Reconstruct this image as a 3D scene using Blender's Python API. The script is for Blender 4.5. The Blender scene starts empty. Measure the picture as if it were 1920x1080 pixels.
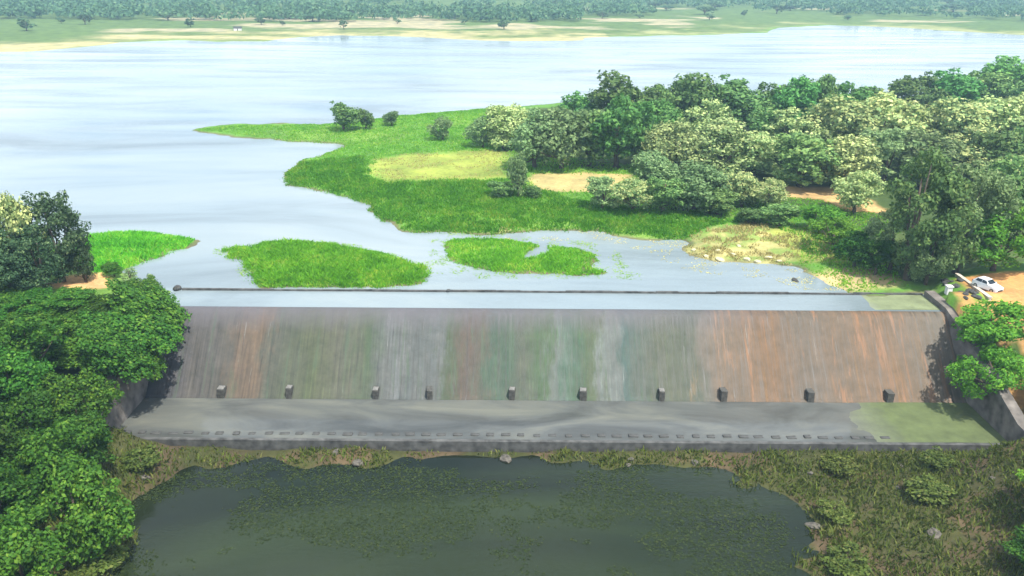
import bpy, bmesh, math, random
import numpy as np
from mathutils import Matrix, Vector

# ------------------------------------------------------------------ camera, sky, sun, exposure
scene = bpy.context.scene
col = scene.collection
CAM_H = 40.0
PITCH = math.radians(21.7)
ROLL = math.radians(0.4)
HFOV = math.radians(65.0)
FPX = 960.0 / math.tan(HFOV / 2)
cam_r0 = np.array([1.0, 0, 0]); cam_f = np.array([0, math.cos(PITCH), -math.sin(PITCH)])
cam_u0 = np.array([0, math.sin(PITCH), math.cos(PITCH)])
cam_r = cam_r0 * math.cos(ROLL) + cam_u0 * math.sin(ROLL)
cam_u = -cam_r0 * math.sin(ROLL) + cam_u0 * math.cos(ROLL)
CAM = np.array([0, 0, CAM_H])
cd = bpy.data.cameras.new('camera'); cam = bpy.data.objects.new('camera', cd); col.objects.link(cam)
cd.angle = HFOV; cd.sensor_fit = 'HORIZONTAL'; cd.clip_start = 0.5; cd.clip_end = 12000
M4 = Matrix(((cam_r[0], cam_u[0], -cam_f[0], 0), (cam_r[1], cam_u[1], -cam_f[1], 0),
             (cam_r[2], cam_u[2], -cam_f[2], CAM_H), (0, 0, 0, 1)))
cam.matrix_world = M4
scene.camera = cam

SUN_EL = math.radians(62); SUN_AZ = math.radians(142)      # azimuth to the right of straight ahead
w = bpy.data.worlds.new('World'); scene.world = w; w.use_nodes = True
nt = w.node_tree; nt.nodes.clear()
o_ = nt.nodes.new('ShaderNodeOutputWorld'); bg = nt.nodes.new('ShaderNodeBackground')
sky = nt.nodes.new('ShaderNodeTexSky'); sky.sky_type = 'NISHITA'; sky.sun_disc = False
sky.sun_elevation = SUN_EL; sky.sun_rotation = SUN_AZ
sky.air_density = 1.0; sky.dust_density = 1.5; sky.altitude = 100
tc = nt.nodes.new('ShaderNodeTexCoord'); mp = nt.nodes.new('ShaderNodeMapping')
mp.inputs['Scale'].default_value = (1, 1, 2.6)
nz = nt.nodes.new('ShaderNodeTexNoise'); nz.inputs['Scale'].default_value = 3.2
nz.inputs['Detail'].default_value = 7; nz.inputs['Roughness'].default_value = 0.55
rp = nt.nodes.new('ShaderNodeValToRGB'); rp.color_ramp.elements[0].position = 0.38; rp.color_ramp.elements[1].position = 0.66
mx = nt.nodes.new('ShaderNodeMix'); mx.data_type = 'RGBA'
mx.inputs['B'].default_value = (7.0, 7.5, 8.1, 1)      # sunlit cumulus, before the background strength
L = nt.links.new
L(tc.outputs['Generated'], mp.inputs['Vector']); L(mp.outputs['Vector'], nz.inputs['Vector'])
L(nz.outputs['Fac'], rp.inputs['Fac']); L(rp.outputs['Color'], mx.inputs['Factor'])
L(sky.outputs['Color'], mx.inputs['A']); L(mx.outputs['Result'], bg.inputs['Color'])
bg.inputs['Strength'].default_value = 0.125
L(bg.outputs['Background'], o_.inputs['Surface'])

sd_ = bpy.data.lights.new('sun', 'SUN'); sun = bpy.data.objects.new('sun', sd_); col.objects.link(sun)
sd_.energy = 3.5; sd_.angle = math.radians(1.5); sd_.color = (1.0, 0.955, 0.87)
sdir = Vector((math.sin(SUN_AZ) * math.cos(SUN_EL), math.cos(SUN_AZ) * math.cos(SUN_EL), math.sin(SUN_EL)))
sun.rotation_euler = sdir.to_track_quat('Z', 'Y').to_euler()
scene.view_settings.view_transform = 'Standard'; scene.view_settings.look = 'None'
scene.view_settings.gamma = 1.0; scene.view_settings.exposure = 1.0

# ------------------------------------------------------------------ helpers
RNG = np.random.default_rng(11); random.seed(5)

def project(p):
    d = np.asarray(p, float) - CAM
    z = d @ cam_f
    return 960 + FPX * (d @ cam_r) / z, 540 - FPX * (d @ cam_u) / z, z

def unproject(px, py, z=0.0):
    d = cam_f + cam_r * ((px - 960) / FPX) + cam_u * ((540 - py) / FPX)
    t = (z - CAM_H) / d[2]
    return CAM + d * t

def poly_px(pts, z=0.0):
    return np.array([unproject(a, b, z)[:2] for a, b in pts])

def _hash(ix, iy, s):
    h = (ix.astype(np.int64) * 374761393 + iy.astype(np.int64) * 668265263 + s * 1442695041) & 0x7fffffff
    h = ((h ^ (h >> 13)) * 1274126177) & 0x7fffffff
    return ((h ^ (h >> 16)) & 0xffff) / 65535.0

def vnoise(x, y, s=0):
    ix = np.floor(x); iy = np.floor(y); fx = x - ix; fy = y - iy
    fx = fx * fx * (3 - 2 * fx); fy = fy * fy * (3 - 2 * fy)
    a = _hash(ix, iy, s); b = _hash(ix + 1, iy, s); c = _hash(ix, iy + 1, s); d = _hash(ix + 1, iy + 1, s)
    return (a * (1 - fx) + b * fx) * (1 - fy) + (c * (1 - fx) + d * fx) * fy

def fbm(x, y, s=0, o=4):
    r = 0; a = 0.5
    for k in range(o):
        r = r + a * vnoise(x * 2 ** k, y * 2 ** k, s + k * 17); a *= 0.5
    return r / (1 - 0.5 ** o)

def sdist(x, y, poly):
    """signed distance, positive inside"""
    d2 = np.full(x.shape, 1e18); ins = np.zeros(x.shape, bool)
    n = len(poly)
    for i in range(n):
        ax, ay = poly[i]; bx, by = poly[(i + 1) % n]
        ex, ey = bx - ax, by - ay
        t = np.clip(((x - ax) * ex + (y - ay) * ey) / (ex * ex + ey * ey + 1e-12), 0, 1)
        d2 = np.minimum(d2, (x - ax - t * ex) ** 2 + (y - ay - t * ey) ** 2)
        c = ((ay > y) != (by > y))
        with np.errstate(divide='ignore', invalid='ignore'):
            xi = ex * (y - ay) / (ey if ey != 0 else 1e-12) + ax
        ins ^= c & (x < xi)
    d = np.sqrt(d2)
    return np.where(ins, d, -d)

def inside(x, y, poly):
    ins = np.zeros(x.shape, bool); n = len(poly)
    for i in range(n):
        ax, ay = poly[i]; bx, by = poly[(i + 1) % n]
        c = ((ay > y) != (by > y))
        ins ^= c & (x < (bx - ax) * (y - ay) / ((by - ay) if by != ay else 1e-12) + ax)
    return ins

def sstep(a, b, x):
    t = np.clip((x - a) / (b - a), 0, 1); return t * t * (3 - 2 * t)

def tag(o, label=None, cat=None, group=None, kind=None):
    if label: o['label'] = label
    if cat: o['category'] = cat
    if group: o['group'] = group
    if kind: o['kind'] = kind
    return o

def link(name, me, parent=None, mat=None, loc=None):
    o = bpy.data.objects.new(name, me); col.objects.link(o)
    if mat is not None and me is not None and len(me.materials) == 0: me.materials.append(mat)
    if parent is not None: o.parent = parent
    if loc is not None: o.location = loc
    return o

def empty(name, loc=(0, 0, 0), rz=0.0):
    o = bpy.data.objects.new(name, None); col.objects.link(o)
    o.location = loc; o.rotation_euler = (0, 0, rz); o.empty_display_size = 0.5
    return o

def np_mesh(name, verts, faces, smooth=False):
    """verts Nx3, faces MxK (all the same K)"""
    me = bpy.data.meshes.new(name); verts = np.asarray(verts, np.float32); faces = np.asarray(faces, np.int32)
    m, k = faces.shape
    me.vertices.add(len(verts)); me.vertices.foreach_set('co', verts.ravel())
    me.loops.add(m * k); me.loops.foreach_set('vertex_index', faces.ravel())
    me.polygons.add(m); me.polygons.foreach_set('loop_start', np.arange(0, m * k, k, dtype=np.int32))
    me.polygons.foreach_set('loop_total', np.full(m, k, np.int32))
    if smooth: me.polygons.foreach_set('use_smooth', np.ones(m, bool))
    me.update(calc_edges=True)
    return me

class MB:
    """collects boxes, prisms and tubes into one mesh"""
    def __init__(s): s.v = []; s.f = []
    def add(s, vs, fs):
        b = len(s.v); s.v += [tuple(v) for v in vs]; s.f += [tuple(i + b for i in f) for f in fs]
    def box(s, x0, x1, y0, y1, z0, z1):
        s.add([(x0, y0, z0), (x1, y0, z0), (x1, y1, z0), (x0, y1, z0), (x0, y0, z1), (x1, y0, z1), (x1, y1, z1), (x0, y1, z1)],
              [(3, 2, 1, 0), (4, 5, 6, 7), (0, 1, 5, 4), (1, 2, 6, 5), (2, 3, 7, 6), (3, 0, 4, 7)])
    def tube(s, pts, rad, n=7):
        rings = []
        for i, p in enumerate(pts):
            p = Vector(p); a = Vector(pts[max(i - 1, 0)]); b = Vector(pts[min(i + 1, len(pts) - 1)])
            d = (b - a).normalized(); u = d.orthogonal().normalized(); v = d.cross(u)
            rings.append([p + (u * math.cos(2 * math.pi * k / n) + v * math.sin(2 * math.pi * k / n)) * rad[i] for k in range(n)])
        b = len(s.v)
        for r in rings: s.v += [tuple(q) for q in r]
        for i in range(len(rings) - 1):
            for k in range(n):
                s.f.append((b + i * n + k, b + i * n + (k + 1) % n, b + (i + 1) * n + (k + 1) % n, b + (i + 1) * n + k))
        s.f.append(tuple(b + k for k in reversed(range(n)))); e = b + (len(rings) - 1) * n
        s.f.append(tuple(e + k for k in range(n)))
    def mesh(s, name, smooth=False, bevel=0):
        me = bpy.data.meshes.new(name); me.from_pydata(s.v, [], s.f); me.update()
        bm = bmesh.new(); bm.from_mesh(me)
        bmesh.ops.recalc_face_normals(bm, faces=bm.faces)
        if bevel: bmesh.ops.bevel(bm, geom=list(bm.edges), offset=bevel, segments=2, affect='EDGES', profile=0.6)
        bm.to_mesh(me); bm.free()
        if smooth:
            for p in me.polygons: p.use_smooth = True
        return me
    def build(s, name, mat, parent=None, smooth=False, bevel=0):
        return link(name, s.mesh(name, smooth, bevel), parent, mat)

# ------------------------------------------------------------------ materials
def mat_new(name):
    m = bpy.data.materials.new(name); m.use_nodes = True
    t = m.node_tree; t.nodes.clear()
    out = t.nodes.new('ShaderNodeOutputMaterial')
    return m, t, out

def N(t, typ, **kw):
    n = t.nodes.new(typ)
    for k, v in kw.items():
        if k.startswith('_'): setattr(n, k[1:], v)
        else: n.inputs[k.replace('__', ' ')].default_value = v
    return n

def ramp(t, stops, interp='LINEAR'):
    r = t.nodes.new('ShaderNodeValToRGB'); cr = r.color_ramp; cr.interpolation = interp
    while len(cr.elements) > 1: cr.elements.remove(cr.elements[-1])
    cr.elements[0].position = stops[0][0]; cr.elements[0].color = (*stops[0][1], 1)
    for p, c in stops[1:]:
        e = cr.elements.new(p); e.color = (*c, 1)
    return r

def mixc(t, a, b, fac, mode='MIX'):
    n = t.nodes.new('ShaderNodeMix'); n.data_type = 'RGBA'; n.blend_type = mode
    for s, v in (('A', a), ('B', b), ('Factor', fac)):
        if hasattr(v, 'is_output'): t.links.new(v, n.inputs[s])
        elif s == 'Factor': n.inputs[s].default_value = v
        else: n.inputs[s].default_value = (*v, 1)
    return n.outputs['Result']

def plain(name, c, rough=0.6, metal=0.0, noise=0.15, scale=4.0, spec=0.4):
    m, t, out = mat_new(name)
    b = N(t, 'ShaderNodeBsdfPrincipled', Roughness=rough, Metallic=metal)
    b.inputs['Specular IOR Level'].default_value = spec
    tcn = N(t, 'ShaderNodeTexCoord'); nn = N(t, 'ShaderNodeTexNoise', Scale=scale, Detail=5.0)
    t.links.new(tcn.outputs['Object'], nn.inputs['Vector'])
    lo = tuple(v * (1 - noise * 1.6) for v in c); hi = tuple(min(1, v * (1 + noise * 1.6)) for v in c)
    r = ramp(t, [(0.25, lo), (0.75, hi)]); t.links.new(nn.outputs['Fac'], r.inputs['Fac'])
    t.links.new(r.outputs['Color'], b.inputs['Base Color']); t.links.new(b.outputs['BSDF'], out.inputs['Surface'])
    return m

def leaf_mat(name, c_lo, c_hi, c_alt=None, trans=0.28, var=0.3, gain=1.75, patch=0.0):
    """leaf colours vary from leaf to leaf, from clump to clump and from tree to tree"""
    m, t, out = mat_new(name)
    g = N(t, 'ShaderNodeNewGeometry'); oi = N(t, 'ShaderNodeObjectInfo'); tcn = N(t, 'ShaderNodeTexCoord')
    nn = N(t, 'ShaderNodeTexNoise', Scale=0.55, Detail=3.0); t.links.new(tcn.outputs['Object'], nn.inputs['Vector'])
    ad = N(t, 'ShaderNodeMath', _operation='ADD'); t.links.new(g.outputs['Random Per Island'], ad.inputs[0]); t.links.new(nn.outputs['Fac'], ad.inputs[1])
    hf = N(t, 'ShaderNodeMath', _operation='MULTIPLY'); hf.inputs[1].default_value = 0.5; t.links.new(ad.outputs[0], hf.inputs[0])
    c_lo, c_hi = (tuple(v * gain for v in q_) for q_ in (c_lo, c_hi)); c_alt = c_alt and tuple(v * gain for v in c_alt)
    st = [(0.2, c_lo), (0.62, c_hi)]
    if c_alt: st.append((0.85, c_alt))
    r = ramp(t, st); t.links.new(hf.outputs[0], r.inputs['Fac'])
    if patch:
        n4 = N(t, 'ShaderNodeTexNoise', Scale=0.16, Detail=5.0, Roughness=0.65); t.links.new(tcn.outputs['Object'], n4.inputs['Vector'])
        pm = N(t, 'ShaderNodeMapRange'); pm.inputs['From Min'].default_value = 0.32; pm.inputs['From Max'].default_value = 0.68; pm.inputs['To Min'].default_value = -patch; pm.inputs['To Max'].default_value = patch
        t.links.new(n4.outputs['Fac'], pm.inputs['Value']); pa = N(t, 'ShaderNodeMath', _operation='ADD'); t.links.new(hf.outputs[0], pa.inputs[0]); t.links.new(pm.outputs['Result'], pa.inputs[1]); t.links.new(pa.outputs[0], r.inputs['Fac'])
    hs = N(t, 'ShaderNodeHueSaturation')
    mr = N(t, 'ShaderNodeMapRange'); mr.inputs['To Min'].default_value = 1 - var; mr.inputs['To Max'].default_value = 1 + var
    t.links.new(oi.outputs['Random'], mr.inputs['Value']); t.links.new(mr.outputs['Result'], hs.inputs['Value'])
    mr2 = N(t, 'ShaderNodeMapRange'); mr2.inputs['To Min'].default_value = 0.485; mr2.inputs['To Max'].default_value = 0.515
    ml = N(t, 'ShaderNodeMath', _operation='MULTIPLY'); ml.inputs[1].default_value = 7.31
    fr = N(t, 'ShaderNodeMath', _operation='FRACT'); t.links.new(oi.outputs['Random'], ml.inputs[0]); t.links.new(ml.outputs[0], fr.inputs[0])
    t.links.new(fr.outputs[0], mr2.inputs['Value']); t.links.new(mr2.outputs['Result'], hs.inputs['Hue'])
    t.links.new(r.outputs['Color'], hs.inputs['Color'])
    b = N(t, 'ShaderNodeBsdfPrincipled', Roughness=0.55); b.inputs['Specular IOR Level'].default_value = 0.10
    tr = N(t, 'ShaderNodeBsdfTranslucent')
    t.links.new(hs.outputs['Color'], b.inputs['Base Color']); t.links.new(hs.outputs['Color'], tr.inputs['Color'])
    ms = N(t, 'ShaderNodeMixShader', Fac=trans); t.links.new(b.outputs['BSDF'], ms.inputs[1]); t.links.new(tr.outputs['BSDF'], ms.inputs[2])
    t.links.new(ms.outputs['Shader'], out.inputs['Surface'])
    return m

MAT = {}
MAT['bark'] = plain('bark', (0.10, 0.075, 0.055), 0.9, noise=0.3, scale=3)
MAT['leaf_dark'] = leaf_mat('leaf_dark', (0.032, 0.070, 0.020), (0.080, 0.142, 0.040), (0.155, 0.205, 0.062), gain=2.05)
MAT['leaf_deep'] = leaf_mat('leaf_deep', (0.016, 0.036, 0.016), (0.044, 0.082, 0.034), (0.13, 0.17, 0.07))
MAT['leaf_grey'] = leaf_mat('leaf_grey', (0.050, 0.088, 0.034), (0.118, 0.176, 0.066), (0.19, 0.235, 0.105), gain=2.05)
MAT['leaf_mid'] = leaf_mat('leaf_mid', (0.030, 0.090, 0.024), (0.075, 0.18, 0.040), (0.13, 0.23, 0.06))
MAT['leaf_vivid'] = leaf_mat('leaf_vivid', (0.022, 0.080, 0.012), (0.062, 0.165, 0.018), (0.15, 0.25, 0.030), var=0.4, gain=1.0)
MAT['leaf_bright'] = leaf_mat('leaf_bright', (0.050, 0.14, 0.015), (0.11, 0.25, 0.022), (0.20, 0.33, 0.03), var=0.2, gain=1.2)
MAT['leaf_pale'] = leaf_mat('leaf_pale', (0.07, 0.12, 0.045), (0.15, 0.20, 0.075), (0.22, 0.25, 0.11), gain=2.2)
MAT['blossom'] = leaf_mat('blossom', (0.16, 0.21, 0.075), (0.27, 0.31, 0.115), (0.38, 0.39, 0.17), trans=0.2, var=0.2, gain=1.75)
MAT['leaf_far'] = leaf_mat('leaf_far', (0.030, 0.075, 0.035), (0.07, 0.13, 0.055), (0.14, 0.20, 0.085), gain=1.5)
MAT['reed'] = leaf_mat('reed', (0.065, 0.25, 0.018), (0.14, 0.42, 0.026), (0.32, 0.46, 0.06), trans=0.5, gain=1.3, patch=0.22)
MAT['grass'] = leaf_mat('grass', (0.11, 0.27, 0.022), (0.18, 0.37, 0.035), (0.32, 0.42, 0.06), trans=0.45, gain=1.25, patch=0.22)
MAT['dry_reed'] = leaf_mat('dry_reed', (0.28, 0.27, 0.09), (0.46, 0.42, 0.16), (0.56, 0.50, 0.25), trans=0.3, gain=1.15)
MAT['scrub'] = leaf_mat('scrub', (0.045, 0.065, 0.015), (0.085, 0.12, 0.022), (0.16, 0.16, 0.05), trans=0.25, gain=1.2)
MAT['pool_leaf'] = leaf_mat('pool_leaf', (0.020, 0.030, 0.010), (0.035, 0.050, 0.015), (0.06, 0.07, 0.022), trans=0.05, gain=1.0)
MAT['rock'] = plain('rock', (0.095, 0.085, 0.068), 0.9, noise=0.45, scale=2.5)
MAT['dark_rock'] = plain('dark_rock', (0.055, 0.055, 0.05), 0.9, noise=0.35, scale=2.5)

def ground_mat():
    m, t, out = mat_new('ground')
    va = N(t, 'ShaderNodeVertexColor', _layer_name='soil')
    tcn = N(t, 'ShaderNodeTexCoord')
    n1 = N(t, 'ShaderNodeTexNoise', Scale=0.12, Detail=8.0, Roughness=0.65); t.links.new(tcn.outputs['Object'], n1.inputs['Vector'])
    n2 = N(t, 'ShaderNodeTexNoise', Scale=1.6, Detail=5.0, Roughness=0.7); t.links.new(tcn.outputs['Object'], n2.inputs['Vector'])
    r1 = ramp(t, [(0.3, (0.55, 0.6, 0.6)), (0.7, (1.35, 1.25, 1.15))]); t.links.new(n1.outputs['Fac'], r1.inputs['Fac'])
    r2 = ramp(t, [(0.3, (0.72, 0.72, 0.72)), (0.7, (1.25, 1.25, 1.25))]); t.links.new(n2.outputs['Fac'], r2.inputs['Fac'])
    c = mixc(t, va.outputs['Color'], r1.outputs['Color'], 1.0, 'MULTIPLY'); c = mixc(t, c, r2.outputs['Color'], 0.8, 'MULTIPLY')
    b = N(t, 'ShaderNodeBsdfPrincipled', Roughness=0.95); b.inputs['Specular IOR Level'].default_value = 0.15
    bp = N(t, 'ShaderNodeBump', Strength=0.6, Distance=0.12); t.links.new(n2.outputs['Fac'], bp.inputs['Height'])
    t.links.new(bp.outputs['Normal'], b.inputs['Normal']); t.links.new(c, b.inputs['Base Color'])
    t.links.new(b.outputs['BSDF'], out.inputs['Surface'])
    return m
MAT['ground'] = ground_mat()

def water_mat(name, base, rough_lo, rough_hi, bump, sx=0.012, sy=0.07, rip=1.2, silt=(1.3, 1.22, 1.12), plume=0.035):
    m, t, out = mat_new(name)
    tcn = N(t, 'ShaderNodeTexCoord')
    mpn = N(t, 'ShaderNodeMapping'); mpn.inputs['Scale'].default_value = (sx, sy, 1); t.links.new(tcn.outputs['Object'], mpn.inputs['Vector'])
    st = N(t, 'ShaderNodeTexNoise', Scale=1.0, Detail=5.0, Roughness=0.55, Distortion=0.6); t.links.new(mpn.outputs['Vector'], st.inputs['Vector'])
    rr = ramp(t, [(0.42, (0, 0, 0)), (0.62, (1, 1, 1))]); t.links.new(st.outputs['Fac'], rr.inputs['Fac'])
    ro = N(t, 'ShaderNodeMapRange'); ro.inputs['To Min'].default_value = rough_lo; ro.inputs['To Max'].default_value = rough_hi
    t.links.new(rr.outputs['Color'], ro.inputs['Value'])
    rp2 = N(t, 'ShaderNodeTexNoise', Scale=rip, Detail=4.0, Roughness=0.6)
    mp2 = N(t, 'ShaderNodeMapping'); mp2.inputs['Scale'].default_value = (0.6, 1.4, 1); t.links.new(tcn.outputs['Object'], mp2.inputs['Vector']); t.links.new(mp2.outputs['Vector'], rp2.inputs['Vector'])
    bs = N(t, 'ShaderNodeMapRange'); bs.inputs['To Min'].default_value = bump * 0.25; bs.inputs['To Max'].default_value = bump
    t.links.new(rr.outputs['Color'], bs.inputs['Value'])
    bp = N(t, 'ShaderNodeBump', Distance=0.1); t.links.new(rp2.outputs['Fac'], bp.inputs['Height']); t.links.new(bs.outputs['Result'], bp.inputs['Strength'])
    n3 = N(t, 'ShaderNodeTexNoise', Scale=plume, Detail=7.0, Roughness=0.6, Distortion=0.8)
    mp3 = N(t, 'ShaderNodeMapping'); mp3.inputs['Scale'].default_value = (0.35, 1.0, 1); t.links.new(tcn.outputs['Object'], mp3.inputs['Vector']); t.links.new(mp3.outputs['Vector'], n3.inputs['Vector'])
    rc = ramp(t, [(0.32, tuple(v * 0.62 for v in base)), (0.5, base), (0.7, tuple(min(1, v * q_) for v, q_ in zip(base, silt)))]); t.links.new(n3.outputs['Fac'], rc.inputs['Fac'])
    b = N(t, 'ShaderNodeBsdfPrincipled', IOR=1.333); t.links.new(rc.outputs['Color'], b.inputs['Base Color'])
    t.links.new(ro.outputs['Result'], b.inputs['Roughness']); t.links.new(bp.outputs['Normal'], b.inputs['Normal'])
    t.links.new(b.outputs['BSDF'], out.inputs['Surface'])
    return m
MAT['water'] = water_mat('water', (0.205, 0.252, 0.265), 0.02, 0.22, 0.55)
MAT['film'] = water_mat('film', (0.095, 0.10, 0.092), 0.02, 0.14, 0.10, 0.05, 0.3, 2.0, (1.5, 1.45, 1.3), 0.22)
MAT['pool'] = water_mat('pool', (0.010, 0.014, 0.007), 0.02, 0.10, 0.25, 0.05, 0.12, 2.2, (2.6, 2.8, 2.0))

# ------------------------------------------------------------------ layout constants (metres; reservoir level is z = 0)
XL, XR = -43.8, 54.5            # ends of the weir
Y_UP, Y_LIP, Y_TOE, Y_END = 99.0, 93.4, 84.3, 75.6
Z_AP = -8.0
PEN = [(362,244),(390,236),(440,232),(520,231),(600,234),(650,228),(720,221),(790,213),(860,209),(900,206),(960,200),(1060,192),(1120,195),
       (1300,197),(1500,197),(1640,198),(1690,192),(1750,166),(1920,136),(2300,110),(3000,100),(3000,560),(1900,566),(1790,560),(1640,557),(1592,551),
       (1560,536),(1530,524),(1495,512),(1485,500),(1430,499),(1390,497),(1340,493),(1298,484),(1276,468),(1280,450),(1250,447),(1200,449),(1165,442),(1130,434),
       (1070,436),(1000,437),(940,440),(870,437),(790,435),(740,430),(712,416),(698,398),(688,384),(660,370),(620,361),(570,356),(545,350),(529,338),
       (538,324),(565,305),(600,293),(638,278),(640,271),(600,267),(520,263),(440,258),(385,251)]
ISL1 = [(120,510),(150,448),(185,442),(215,438),(300,440),(345,445),(366,451),(340,467),(300,482),(270,494),(238,507),(200,520)]
ISL2 = [(415,470),(440,464),(470,462),(500,458),(540,454),(600,458),(660,466),(720,480),(780,495),(808,504),(803,534),(700,538),(560,540),(485,540),(474,515),(462,494),(432,484)]
ISL3 = [(832,456),(852,449),(900,449),(960,450),(990,455),(1040,460),(1090,466),(1122,478),(1128,490),(1115,502),(1165,513),(1100,517),(1020,517),(950,513),(880,501),(842,486)]
LBANK = [(-3000,380),(-500,400),(-100,425),(40,450),(150,462),(178,478),(196,500),(232,510),(262,528),(292,546),(250,562),(-3000,562)]
FARSH = [(-2500,130),(-900,112),(-300,102),(0,98),(60,97),(120,92),(160,88),(230,80),(330,75),(400,78),(500,78),(560,70),(640,66),(760,68),(900,76),(1000,77),(1090,75),
         (1110,70),(1200,68),(1300,66),(1440,61),(1460,52),(1550,47),(1650,50),(1780,58),(1920,66),(2400,70),(4500,60)]
pPEN, pI1, pI2, pI3, pLB = (poly_px(p) for p in (PEN, ISL1, ISL2, ISL3, LBANK))
far_pts = poly_px(FARSH)
pFAR = np.vstack([[[-5200, far_pts[0][1]]], far_pts, [[5200, far_pts[-1][1]], [5200, 5200], [-5200, 5200]]])
pRB = np.array([[56, 94.5], [56, 101], [64, 108], [90, 118], [400, 125], [5200, 125], [5200, 88], [56, 88]])      # right abutment and dam crest road
pLD = np.array([[-45.0, 88], [-45.0, 98.5], [-56, 101], [-90, 103], [-5200, 103], [-5200, 88]])                     # left abutment
F_YEL = poly_px([(700,300),(760,288),(950,283),(958,336),(860,340),(720,341),(690,322)], 0.8)
F_TAN = poly_px([(992,328),(1100,324),(1185,330),(1165,350),(1150,362),(1000,360)], 0.8)
F_TAN2 = poly_px([(1470,350),(1560,352),(1640,380),(1660,400),(1600,400),(1540,376),(1470,372)], 0.8)
F_DRY = poly_px([(1282,452),(1330,432),(1400,424),(1460,440),(1500,455),(1500,500),(1430,500),(1340,494),(1290,480)])
F_DRY2 = poly_px([(1440,436),(1540,430),(1570,460),(1600,500),(1500,500)])
F_LDIRT = poly_px([(92,532),(110,514),(165,509),(190,503),(208,516),(214,535),(180,541),(100,538)], 1.3)
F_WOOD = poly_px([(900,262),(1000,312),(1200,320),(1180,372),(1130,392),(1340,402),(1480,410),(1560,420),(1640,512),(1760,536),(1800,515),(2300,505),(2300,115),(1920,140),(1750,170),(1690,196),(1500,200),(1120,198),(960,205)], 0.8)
F_ROAD = poly_px([(1792,518),(1830,514),(1960,508),(2400,505),(2400,640),(1960,640),(1900,588),(1850,560)], 2.0)

HOLE = unproject(1016, 470)
def height(x, y):
    x = np.asarray(x, float); y = np.asarray(y, float)
    n = fbm(x * 0.06, y * 0.06, 3); n2 = fbm(x * 0.35, y * 0.35, 9)
    wob = (n2 - 0.5) * 2.2 + (fbm(x * 0.17, y * 0.17, 14) - 0.5) * 3.4
    z = np.full(x.shape, -1.8)
    def land(z, p, h, Ln, wb=1.0, sl=0.28):
        s = sdist(x, y, p) + wob * wb
        return np.maximum(z, np.where(s > 0, h * (1 - np.exp(-s / Ln)) + 0.25 * (n2 - 0.5) * np.clip(s / 4, 0, 1), s * sl))
    z = land(z, pPEN, 1.0, 7.0); z = land(z, pI1, 0.45, 3.0); z = land(z, pI2, 0.4, 3.0, .8); z = land(z, pI3, 0.32, 3.0, .9)
    z = z - 0.75 * np.exp(-(((x - HOLE[0] - (y - HOLE[1]) * 0.5) / 1.3) ** 2 + ((y - HOLE[1]) / 4.6) ** 2 + (n2 - .5) * 3.5) ** 3)
    z = land(z, pLB, 1.5, 5.0, .6)
    s = sdist(x, y, pFAR) + (n - 0.5) * 10
    z = np.maximum(z, np.where(s > 0, 1.6 * (1 - np.exp(-s / 60)) + 14 * sstep(150, 1500, s) * (0.5 + fbm(x * 0.003, y * 0.003, 21)), s * 0.03))
    z = land(z, pRB, 2.2, 2.2, .15, .8); z = land(z, pLD, 1.4, 2.2, .15, .8)
    # downstream valley
    bankL = -8.3 + 8.3 * sstep(-33, -62, x + (n - .5) * 8 + np.clip((y - 73) * 3, 0, 400) * 0)
    bankR = -8.3 + 8.5 * sstep(40 + 15 * sstep(71, 75, y), 66 + 12 * sstep(71, 75, y), x + (n - .5) * 8)
    low = np.maximum(bankL, bankR) + (n2 - 0.5) * 0.7
    pool = np.exp(-(((x + 6) / 33) ** 4 + ((y - 61) / 12.0) ** 4)) * (0.4 + 0.9 * n)
    low = low - 2.2 * pool
    out = sstep(88.5, 70, y)                                   # outside the walls the banks fall away downstream
    outL = sstep(92, 80, y); hiL = 1.4 * (1 - outL) + low * outL; outR = sstep(95, 76, y); hiR = 2.2 * (1 - outR) + low * outR
    zd = np.where(x < XL - 0.8, hiL, np.where(x > XR + 0.8, hiR, low))
    inw = (x > XL - 0.8) & (x < XR + 0.8)
    zc = np.where(y < Y_END - 1.0, low, -9.3)
    zc = np.where(y > 89.0, -9.3 + (np.minimum(y, 97.5) - 89.0) * (7.5 / 8.5), zc)
    z = np.where(inw & (y < 97.6), np.minimum(zc, np.where(y < 89, zc, -1.6)), np.where((y < 88.6) | ((x < XL) & (x > -200) & (y < 92)) | ((x > XR) & (x < 200) & (y < 95)), zd, z))
    return z

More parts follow.
